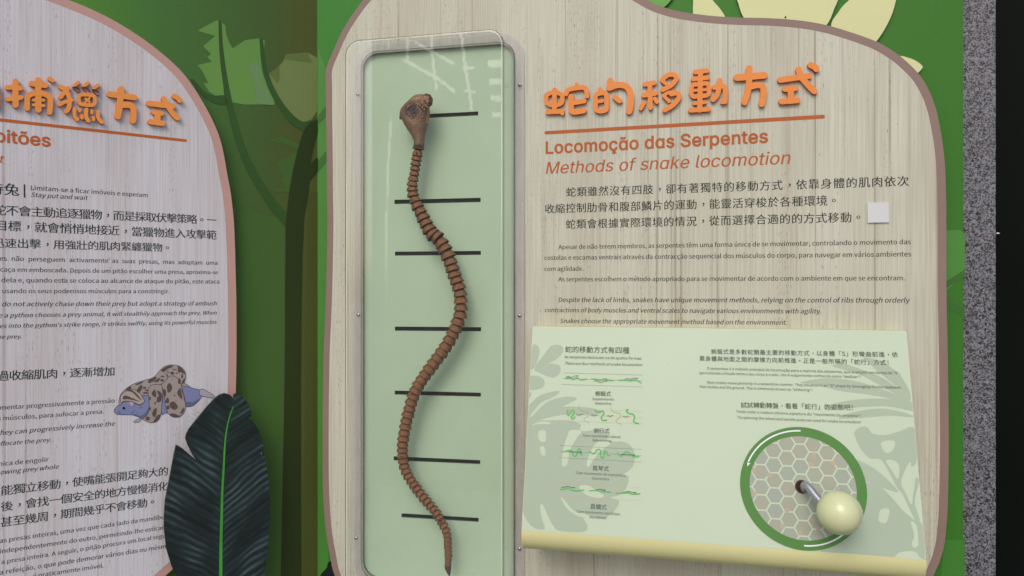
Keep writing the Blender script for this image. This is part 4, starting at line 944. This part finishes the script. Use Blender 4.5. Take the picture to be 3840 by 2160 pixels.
# printed foliage
B3 = (1940, 1220, 1.542); B4 = (2560, 1260, 1.609)
PLEAF = mat('grey_green_leaf_print', (160, 178, 160), .42)
def clipx(p):  # keep prints on the face
    return [(min(max(x, .0006), W0-.0006), min(max(y, -LF+.0006), -.0006)) for x, y in p]
LFS = [[(88, 120), (108, 114), (126, 130), (127, 165), (112, 215), (92, 250), (70, 245)], [(100, 245), (150, 175), (190, 125), (225, 112), (255, 120), (266, 142), (252, 172), (210, 205), (150, 230)], [(98, 255), (150, 228), (210, 222), (245, 235), (250, 262), (235, 290), (200, 302), (150, 285)], [(60, 300), (110, 292), (145, 305), (158, 330), (150, 355), (110, 372), (60, 365)], [(50, 372), (76, 384), (78, 412), (50, 430)],
 [(50, 490), (110, 420), (170, 392), (243, 380), (215, 410), (140, 445), (90, 500), (50, 550)], [(80, 540), (140, 470), (200, 432), (290, 412), (345, 424), (300, 450), (220, 490), (130, 530)], [(60, 540), (150, 500), (250, 474), (330, 470), (420, 478), (490, 500), (440, 516), (300, 512), (170, 535), (60, 570)],
 [(40, 565), (180, 550), (300, 551), (365, 572), (362, 605), (400, 612), (470, 602), (530, 628), (515, 662), (560, 672), (615, 674), (662, 705), (678, 755), (665, 820), (608, 868), (642, 873), (632, 935), (590, 980), (538, 995), (586, 1012), (578, 1050), (540, 1092), (490, 1115), (420, 1100), (365, 1080), (390, 1130), (406, 1160), (392, 1190), (320, 1195), (240, 1186), (212, 1165), (180, 1110), (150, 1040), (132, 1045), (140, 1110), (160, 1172), (140, 1180), (100, 1172), (60, 1135), (25, 1060), (10, 1000), (15, 850), (30, 700)]]
HLS = [[(125, 612), (162, 610), (166, 645), (163, 672), (135, 672), (122, 650)], [(130, 708), (155, 703), (163, 748), (142, 750)], [(308, 606), (370, 612), (345, 650), (310, 710), (300, 740), (288, 805), (262, 815), (258, 770), (272, 690), (290, 640)], [(440, 700), (480, 668), (540, 680), (478, 730), (440, 780), (408, 820), (404, 780)], [(358, 930), (405, 925), (450, 950), (500, 985), (470, 1000), (410, 985), (375, 960)], [(250, 988), (280, 1020), (320, 1065), (385, 1100), (368, 1108), (320, 1085), (280, 1050)], [(34, 835), (44, 850), (42, 872), (30, 875)], [(85, 580), (120, 560), (180, 558), (188, 572), (120, 572)]]
RFS = [[(1095, 130), (1200, 155), (1300, 225), (1362, 320), (1372, 384), (1300, 312), (1210, 240), (1130, 170)], [(905, 182), (970, 170), (1080, 202), (1200, 250), (1300, 318), (1374, 388), (1290, 352), (1180, 292), (1060, 228)], [(712, 283), (770, 266), (900, 256), (1050, 274), (1200, 320), (1330, 372), (1385, 405), (1385, 450), (1290, 400), (1215, 370), (1100, 350), (950, 330), (800, 292)], [(860, 440), (910, 410), (1030, 386), (1180, 378), (1300, 395), (1395, 452), (1230, 424), (1060, 430), (900, 446)], [(940, 495), (1020, 462), (1180, 438), (1300, 452), (1395, 488), (1250, 480), (1120, 490), (1000, 497)],
 [(1037, 600), (1045, 568), (1080, 547), (1115, 553), (1145, 588), (1220, 598), (1300, 578), (1400, 558), (1410, 760), (1350, 800), (1320, 870), (1300, 920), (1250, 830), (1195, 745), (1130, 737), (1075, 680)], [(1040, 755), (1100, 768), (1180, 818), (1255, 885), (1300, 942), (1220, 920), (1120, 882), (1090, 860)],
 [(1050, 905), (1130, 888), (1200, 915), (1270, 985), (1330, 1055), (1385, 1100), (1450, 1150), (1460, 1360), (1400, 1300), (1310, 1305), (1235, 1336), (880, 1312), (838, 1288), (950, 1240), (1060, 1130)], [(1300, 920), (1330, 960), (1400, 1105), (1430, 1110), (1400, 1000), (1425, 880), (1405, 860), (1385, 980), (1350, 930), (1330, 870)]]
RHS = [[(1197, 645), (1230, 632), (1277, 634), (1276, 670), (1258, 698), (1228, 706), (1205, 682)], [(1225, 756), (1262, 748), (1298, 768), (1307, 815), (1294, 862), (1258, 805)], [(1372, 760), (1335, 825), (1318, 890), (1350, 960), (1378, 1015), (1388, 960), (1380, 850)], [(1197, 1045), (1245, 1045), (1236, 1108), (1216, 1130), (1182, 1116), (1184, 1080)], [(1375, 1120), (1408, 1140), (1418, 1200), (1420, 1262), (1395, 1276), (1382, 1250), (1396, 1200)]]
for i, p in enumerate(LFS): inb(flat('printed_leaf', [clipx(FB.q(cat(p, True, 5), B3))], .0004+i*6e-6, PLEAF, BOX))
for i, p in enumerate(RFS): inb(flat('printed_leaf', [clipx(FB.q(cat(p, True, 5), B4))], .0004+i*6e-6, PLEAF, BOX))
for i, p in enumerate(HLS): inb(flat('printed_leaf_gap', [clipx(FB.q(cat(p, True, 5), B3))], .0006+i*6e-6, FACE, BOX))
for i, p in enumerate(RHS): inb(flat('printed_leaf_gap', [clipx(FB.q(cat(p, True, 5), B4))], .0006+i*6e-6, FACE, BOX))
# box text
Q5 = (2060, 1270, 4.14); Q6 = (2060, 1600, 3.715)
def tb(s, a, b, c, it=False, **k):
    text(s, FB, a, b, BOX, INK2, c=c, italic=it, n=.0008, rel=rel, **k)
tb('蛇的移動方式有四種', (245, 213), (1240, 232), Q5, bold=.004)
tb('As serpentes deslocam-se de quatro formas', (235, 303), (1425, 327), Q5)
tb('There are four methods of snake locomotion', (235, 402), (1440, 427), Q5, it=True)
tb('蜿蜒式', (712, 888), (957, 894), Q5, bold=.004); tb('Serpenteando', (665, 952), (1002, 961), Q5); tb('Serpentine', (703, 1018), (960, 1027), Q5, it=True)
tb('側行式', (618, 90), (840, 93), Q6, bold=.004); tb('Com movimento lateral', (470, 138), (988, 161), Q6); tb('Sidewinding', (593, 203), (858, 216), Q6, it=True)
tb('風琴式', (600, 612), (828, 622), Q6, bold=.004); tb('Com movimento de concertina', (370, 658), (1057, 698), Q6); tb('Concertina', (590, 735), (825, 750), Q6, it=True)
tb('直蠕式', (570, 1145), (797, 1160), Q6, bold=.004); tb('Com movimento rectilíneo', (382, 1198), (983, 1236), Q6); tb('Rectilinear', (560, 1275), (795, 1290), Q6, it=True)
tb('蜿蜒式是多數蛇類最主要的移動方式，以身體「S」形彎曲前進，依', (172, 108), (1300, 128), B4, em=33, bold=.004)
tb('靠身體與地面之間的摩擦力向前推進。正是一般所稱的「蛇行」方式！', (102, 150), (1243, 176), B4, em=33, bold=.004)
tb('O serpentear é o método principal de locomoção para a maioria das serpentes, que avançam em forma de "S",', (147, 202), (1312, 232), B4)
tb('aproveitando a fricção entre o seu corpo e o solo. Isto é vulgarmente conhecido como "deslizar"!', (100, 229), (1073, 254), B4)
tb('Most snakes move primarily in a serpentine manner. They advance in an "S" shape by leveraging friction between', (147, 287), (1315, 318), B4, it=True)
tb('their bodies and the ground. This is commonly known as "slithering"!', (100, 312), (780, 334), B4, it=True)
tb('試試轉動轉盤，看看「蛇行」的姿態吧！', (352, 432), (1027, 448), B4, bold=.004)
tb('Tente rodar a roleta e observe a postura do "movimento da serpente"!', (322, 463), (1075, 490), B4)
tb('Try spinning the wheel and see the postures used for snake locomotion!', (327, 498), (1073, 528), B4, it=True)
# dotted guide lines and little snakes
def dots(c, a, b, nd, m, r=1.45):
    G = ([], [], [])
    for k in range(nd):
        t_ = k/(nd-1); X = c[0]+(a[0]+(b[0]-a[0])*t_)/c[2]; Y = c[1]+(a[1]+(b[1]-a[1])*t_)/c[2]
        slabgeo(FB.q(circ(X, Y, r, 8)), [], None, .0008, G)
    inb(newobj('dotted_line', G[0], G[1], m, BOX))
ODOT = mat('orange_ink', (226, 160, 124), .5)
for a, b in (((240, 533), (1440, 567)), ((218, 620), (1440, 654)), ((212, 712), (1440, 750))): dots(Q5, a, b, 41, INK2)
for a, b in (((195, 1082), (1440, 1133)), ((195, 1170), (1440, 1222)), ((195, 1270), (1440, 1322))): dots(Q5, a, b, 41, ODOT)
for a, b in (((155, 262), (1275, 318)), ((155, 343), (1275, 403)), ((145, 432), (1272, 494))): dots(Q6, a, b, 42, INK2)
for a, b in (((125, 778), (1263, 853)), ((125, 865), (1263, 932)), ((118, 960), (1262, 1033))): dots(Q6, a, b, 42, ODOT)
SG = mat('snake_green_ink', (92, 184, 100), .5)
def wig(c, pts, r, m=SG, n=.0010, name='printed_snake'):
    inb(flat(name, [FB.q(stroke(pts, r), c)], n, m, BOX))
wig(Q5, [(250, 620), (290, 608), (330, 612), (375, 635), (420, 608), (460, 625), (500, 640), (570, 628)], 8); wig(Q5, [(660, 628), (720, 628), (800, 645), (860, 622), (910, 635), (940, 650), (985, 650)], 8); wig(Q5, [(1080, 645), (1180, 645), (1265, 655), (1330, 640), (1390, 665), (1425, 688)], 8)
for ps in ([(258, 600), (300, 588), (350, 605), (395, 580), (440, 580)], [(692, 660), (740, 656), (800, 682), (850, 660), (890, 657)], [(1178, 626), (1230, 622), (1272, 635), (1310, 615), (1365, 618)]):
    wig(Q5, ps, 3.5, INK2, .0012, 'printed_arrow'); x, y = ps[-1]; inb(flat('printed_arrow', [FB.q([(x-8, y-12), (x+14, y), (x-8, y+12)], Q5)], .0012, INK2, BOX))
wig(Q5, [(290, 1105), (275, 1150), (300, 1195), (330, 1135), (380, 1120), (385, 1165), (340, 1215), (360, 1245), (400, 1215)], 10); wig(Q5, [(705, 1103), (745, 1140), (820, 1125), (850, 1160), (810, 1215), (825, 1265), (890, 1265)], 10); wig(Q5, [(1220, 1095), (1195, 1125), (1240, 1160), (1300, 1175), (1325, 1220), (1310, 1290), (1385, 1318)], 10)
for ps in ([(463, 1030), (470, 1095), (530, 1130), (600, 1150), (605, 1195), (545, 1240), (550, 1280), (600, 1300), (618, 1332)], [(958, 1048), (965, 1110), (1020, 1145), (1100, 1170), (1100, 1215), (1040, 1265), (1050, 1300), (1105, 1325), (1118, 1355)]): wig(Q5, ps, 2.5, mat('thin_green_ink', (110, 170, 118)), .0009)
for x, y in ((420, 1185), (650, 1195), (895, 1205), (1142, 1215)): wig(Q5, [(x, y), (x+25, y-12), (x+45, y+8), (x+75, y-12), (x+100, y-8)], 3.5, INK2, .0012, 'printed_arrow')
wig(Q6, [(200, 355), (250, 335), (310, 335), (335, 395), (370, 410), (395, 350), (400, 315), (440, 320), (430, 370), (460, 390)], 9); wig(Q6, [(565, 345), (620, 380), (670, 320), (710, 330), (715, 400), (740, 440), (765, 390), (770, 345), (800, 350), (815, 400), (840, 398)], 9); wig(Q6, [(950, 365), (1000, 410), (1040, 370), (1080, 350), (1130, 380), (1180, 420), (1250, 412)], 9)
for a, b in (((255, 350), (440, 356)), ((1000, 388), (1185, 397))): wig(Q6, [a, b], 4, mat('arrow_dark', (40, 90, 60)), .0012, 'printed_arrow'); inb(flat('printed_arrow', [FB.q([(b[0]-12, b[1]-13), (b[0]+14, b[1]), (b[0]-12, b[1]+13)], Q6)], .0012, MATS['arrow_dark'], BOX))
wig(Q6, [(160, 872), (220, 868), (260, 855), (300, 878), (380, 890), (480, 884)], 9); wig(Q6, [(560, 893), (640, 890), (700, 898), (780, 908), (850, 910)], 9); wig(Q6, [(930, 925), (1010, 925), (1100, 920), (1160, 938), (1260, 934)], 9)
for ps in ([(172, 848), (220, 840), (262, 830), (310, 848), (350, 850)], [(650, 882), (710, 870), (740, 882), (775, 884)], [(1030, 915), (1100, 902), (1150, 910), (1200, 920)]):
    wig(Q6, ps, 3.5, INK2, .0012, 'printed_arrow'); x, y = ps[-1]; inb(flat('printed_arrow', [FB.q([(x-8, y-11), (x+12, y), (x-8, y+11)], Q6)], .0012, INK2, BOX))
specks(FB, BOX, (2050, 1250, 3350, 1950), 18, .0013, SPK, rel)
# ------------------------------------------------------------------ wheel print
WC = FB.p(W27[0]+813/W27[2], W27[1]+706/W27[2]); WR = .0692
WGREEN = mat('wheel_green', (74, 126, 58), .42, var=.04)
G = ([], [], []); slabgeo(circ(WC.x, WC.y, WR, 96), [circ(WC.x, WC.y, WR*.843, 96)], None, .0008, G)
inb(newobj('wheel_ring', G[0], G[1], WGREEN, BOX))
G = ([], [], []); slabgeo(circ(WC.x, WC.y, WR*.844, 96), [circ(hc.x, hc.y, HR, 32)], None, .0005, G)
inb(newobj('wheel_disc', G[0], G[1], FACE, BOX))
def clipcirc(poly, cx, cy, r, inside=True):
    K_ = 64; out = poly
    for k in range(K_):
        a = 2*math.pi*k/K_; nx, ny = math.cos(a), math.sin(a)
        f = lambda p: (p[0]-cx)*nx+(p[1]-cy)*ny-r
        res = []
        for i in range(len(out)):
            p, q = out[i-1], out[i]; fp, fq = f(p), f(q)
            if (fp <= 0) != (fq <= 0):
                t_ = fp/(fp-fq); res.append((p[0]+(q[0]-p[0])*t_, p[1]+(q[1]-p[1])*t_))
            if fq <= 0: res.append(q)
        out = res
        if not out: return None
    return out
HEXM = [mat('hexagon_grey', (154, 162, 150), .42), mat('hexagon_warm', (156, 160, 146), .42), mat('hexagon_cool', (151, 162, 151), .42)]
pit = WR*.2485; hx = pit/math.sqrt(3)*.895
ho = FB.p(W27[0]+803/W27[2], W27[1]+650/W27[2])
hole_c = circ(hc.x, hc.y, HR*1.02, 24)
for i in range(-6, 7):
    for j in range(-6, 7):
        cx = ho.x+i*pit*.866*1.0; cy = ho.y+(j+(.5 if i % 2 else 0))*pit
        if math.hypot(cx-WC.x, cy-WC.y) > WR*.843+hx: continue
        h6 = [(cx+math.cos(R(60*k))*hx, cy+math.sin(R(60*k))*hx) for k in range(6)]
        h6 = clipcirc(h6, WC.x, WC.y, WR*.8435)
        if not h6 or len(h6) < 3 or abs(area(h6)) < 2e-7: continue
        G = ([], [], [])
        if math.hypot(cx-hc.x, cy-hc.y) < HR+hx:
            # leave the axle hole open: walk round the hole and keep what lies outside it
            def span(a):
                dx, dy = math.cos(a), math.sin(a); lo_, hi_ = 0.0, 9.0
                if area(h6) < 0: h_ = h6[::-1]
                else: h_ = h6
                for q in range(len(h_)):
                    (x1, y1), (x2, y2) = h_[q-1], h_[q]
                    nx_, ny_ = y2-y1, x1-x2; den = nx_*dx+ny_*dy; num = nx_*(x1-hc.x)+ny_*(y1-hc.y)
                    if abs(den) < 1e-12:
                        if num < 0: return None
                    elif den > 0: hi_ = min(hi_, num/den)
                    else: lo_ = max(lo_, num/den)
                lo_ = max(lo_, HR*1.01)
                return (lo_, hi_) if hi_ > lo_ else None
            NA = 120
            for q in range(NA):
                a0, a1_ = 2*math.pi*q/NA, 2*math.pi*(q+1)/NA; s0, s1 = span(a0), span(a1_)
                if s0 and s1:
                    b0 = len(G[0])
                    for r_, a_ in ((s0[0], a0), (s0[1], a0), (s1[1], a1_), (s1[0], a1_)): G[0].append((hc.x+math.cos(a_)*r_, hc.y+math.sin(a_)*r_, .0007))
                    G[1].append((b0, b0+1, b0+2, b0+3)); G[2].append(0)
            if not G[1]: continue
        else: slabgeo(h6, [], None, .0007, G)
        inb(newobj('hexagon', G[0], G[1], random.choice(HEXM), BOX))
PEACH = mat('peach_dot', (176, 162, 146), .42)
for x, y in ([(925, 383), (898, 478), (1118, 465), (335, 535), (488, 585), (338, 768), (1160, 718), (660, 933), (620, 1090), (790, 1155), (968, 1108)]): inb(flat('printed_dot', [FB.q(circ(x, y, 25, 20), W27)], .0009, PEACH, BOX))
WHITEI = mat('white_ink', (224, 230, 236), .42)
def arcpx(a, b, r, k=20): return [(WC.x+math.cos(R(a+(b-a)*i/k))*r, WC.y+math.sin(R(a+(b-a)*i/k))*r) for i in range(k+1)]
def angpx(x, y): q = FB.p(W27[0]+x/W27[2], W27[1]+y/W27[2]); return math.degrees(math.atan2(q.y-WC.y, q.x-WC.x)), math.hypot(q.x-WC.x, q.y-WC.y)
a1, r1 = angpx(790, 174); a2, r2 = angpx(290, 450)
inb(flat('printed_arrow', [stroke(arcpx(a1, a2, WR*.935), .00085, smooth=False)], .0011, WHITEI, BOX))
inb(flat('printed_arrow', [FB.q([(268, 452), (284, 466), (303, 462), (269, 500)], W27)], .0012, WHITEI, BOX))
a3, r3 = angpx(835, 1282); a4, r4 = angpx(1215, 1172)
inb(flat('printed_arrow', [stroke(arcpx(a3, a4+4, WR*.925), .00085, smooth=False)], .0011, WHITEI, BOX))

# ------------------------------------------------------------------ crank
CR = thing('crank_handle', 'bent steel crank with a glossy cream ball knob at the wheel of the sloping box', 'crank', FB)
def W(x, y, n): return FB.p(W27[0]+x/W27[2], W27[1]+y/W27[2], n)
path = [W(832, 730, -.0056), W(832, 720, 0), W(832, 702, .007), W(836, 688, .0125), W(852, 684, .0172), W(888, 718, .0205), W(940, 785, .0245), W(1000, 850, .0285), W(1080, 920, .033), W(1140, 950, .037)]
path = [Vector(p) for p in cat([tuple(p) for p in path], False, 4)]
tube('rod', path, .0045, mat('brushed_steel', (176, 178, 188), .3, metal=.75, bump=.1, bscale=300), CR, K=20)
kc = W(1181, 957, .0400); kr = 84/2.635*2.635/2750*.0+83.5/2750*((FB.M @ kc)-CAM).y
bmf = bmesh.new(); bmesh.ops.create_uvsphere(bmf, u_segments=64, v_segments=40, radius=1)
me = bpy.data.meshes.new('knob'); bmf.to_mesh(me); bmf.free(); me.polygons.foreach_set('use_smooth', [True]*len(me.polygons)); me.materials.append(mat('cream_ball', (204, 212, 170), .26, spec=.5, coat=.25))
ko = bpy.data.objects.new('knob', me); col.objects.link(ko); ko.parent = CR; ko.location = kc; ko.scale = (kr*.965, kr*.955, kr*.97)

for f_ in ('noto', 'inter'): warm([c for a, k, r_ in QUEUE if k.get('fnt', 'noto') == f_ for c in a[0] if ord(c) < 0x2e80], f_)
warm([c for a, k, r_ in QUEUE for c in a[0] if ord(c) >= 0x2e80], 'cjk')
warm('\u0251', 'inter')
if GLYPH.get(('\u0251', 'inter')) and ('a', 'inter') in GLYPH:      # round single-storey a, as on the sign
    U_ = UNIT['inter']; A_ = GLYPH['\u0251', 'inter']; GLYPH['a', 'inter'] = A_
    if ('\u00e3', 'inter') in GLYPH:
        v_, f_, ad_ = GLYPH['\u00e3', 'inter']; up_ = [i for i, v in enumerate(v_) if v.y > .575*U_]; m_ = {j: n+len(A_[0]) for n, j in enumerate(up_)}
        GLYPH['\u00e3', 'inter'] = (A_[0]+[v_[j] for j in up_], A_[1]+[tuple(m_[j] for j in q) for q in f_ if all(j in m_ for j in q)], A_[2])
U_ = UNIT['inter']; kp = [(.08, 0), (.17, 0), (.17, .20), (.235, .27), (.42, 0), (.53, 0), (.30, .335), (.51, .545), (.395, .545), (.17, .31), (.17, .73), (.08, .73)]
Gk = slabgeo([(x*U_, y*U_) for x, y in kp], [], None, 0); GLYPH['k', 'inter'] = ([Vector(v) for v in Gk[0]], Gk[1], .56*U_)
for a, k, r_ in QUEUE:
    o = text_now(*a, **k)
    if r_ is not None: o.matrix_local = r_
bpy.data.objects.remove(fo)
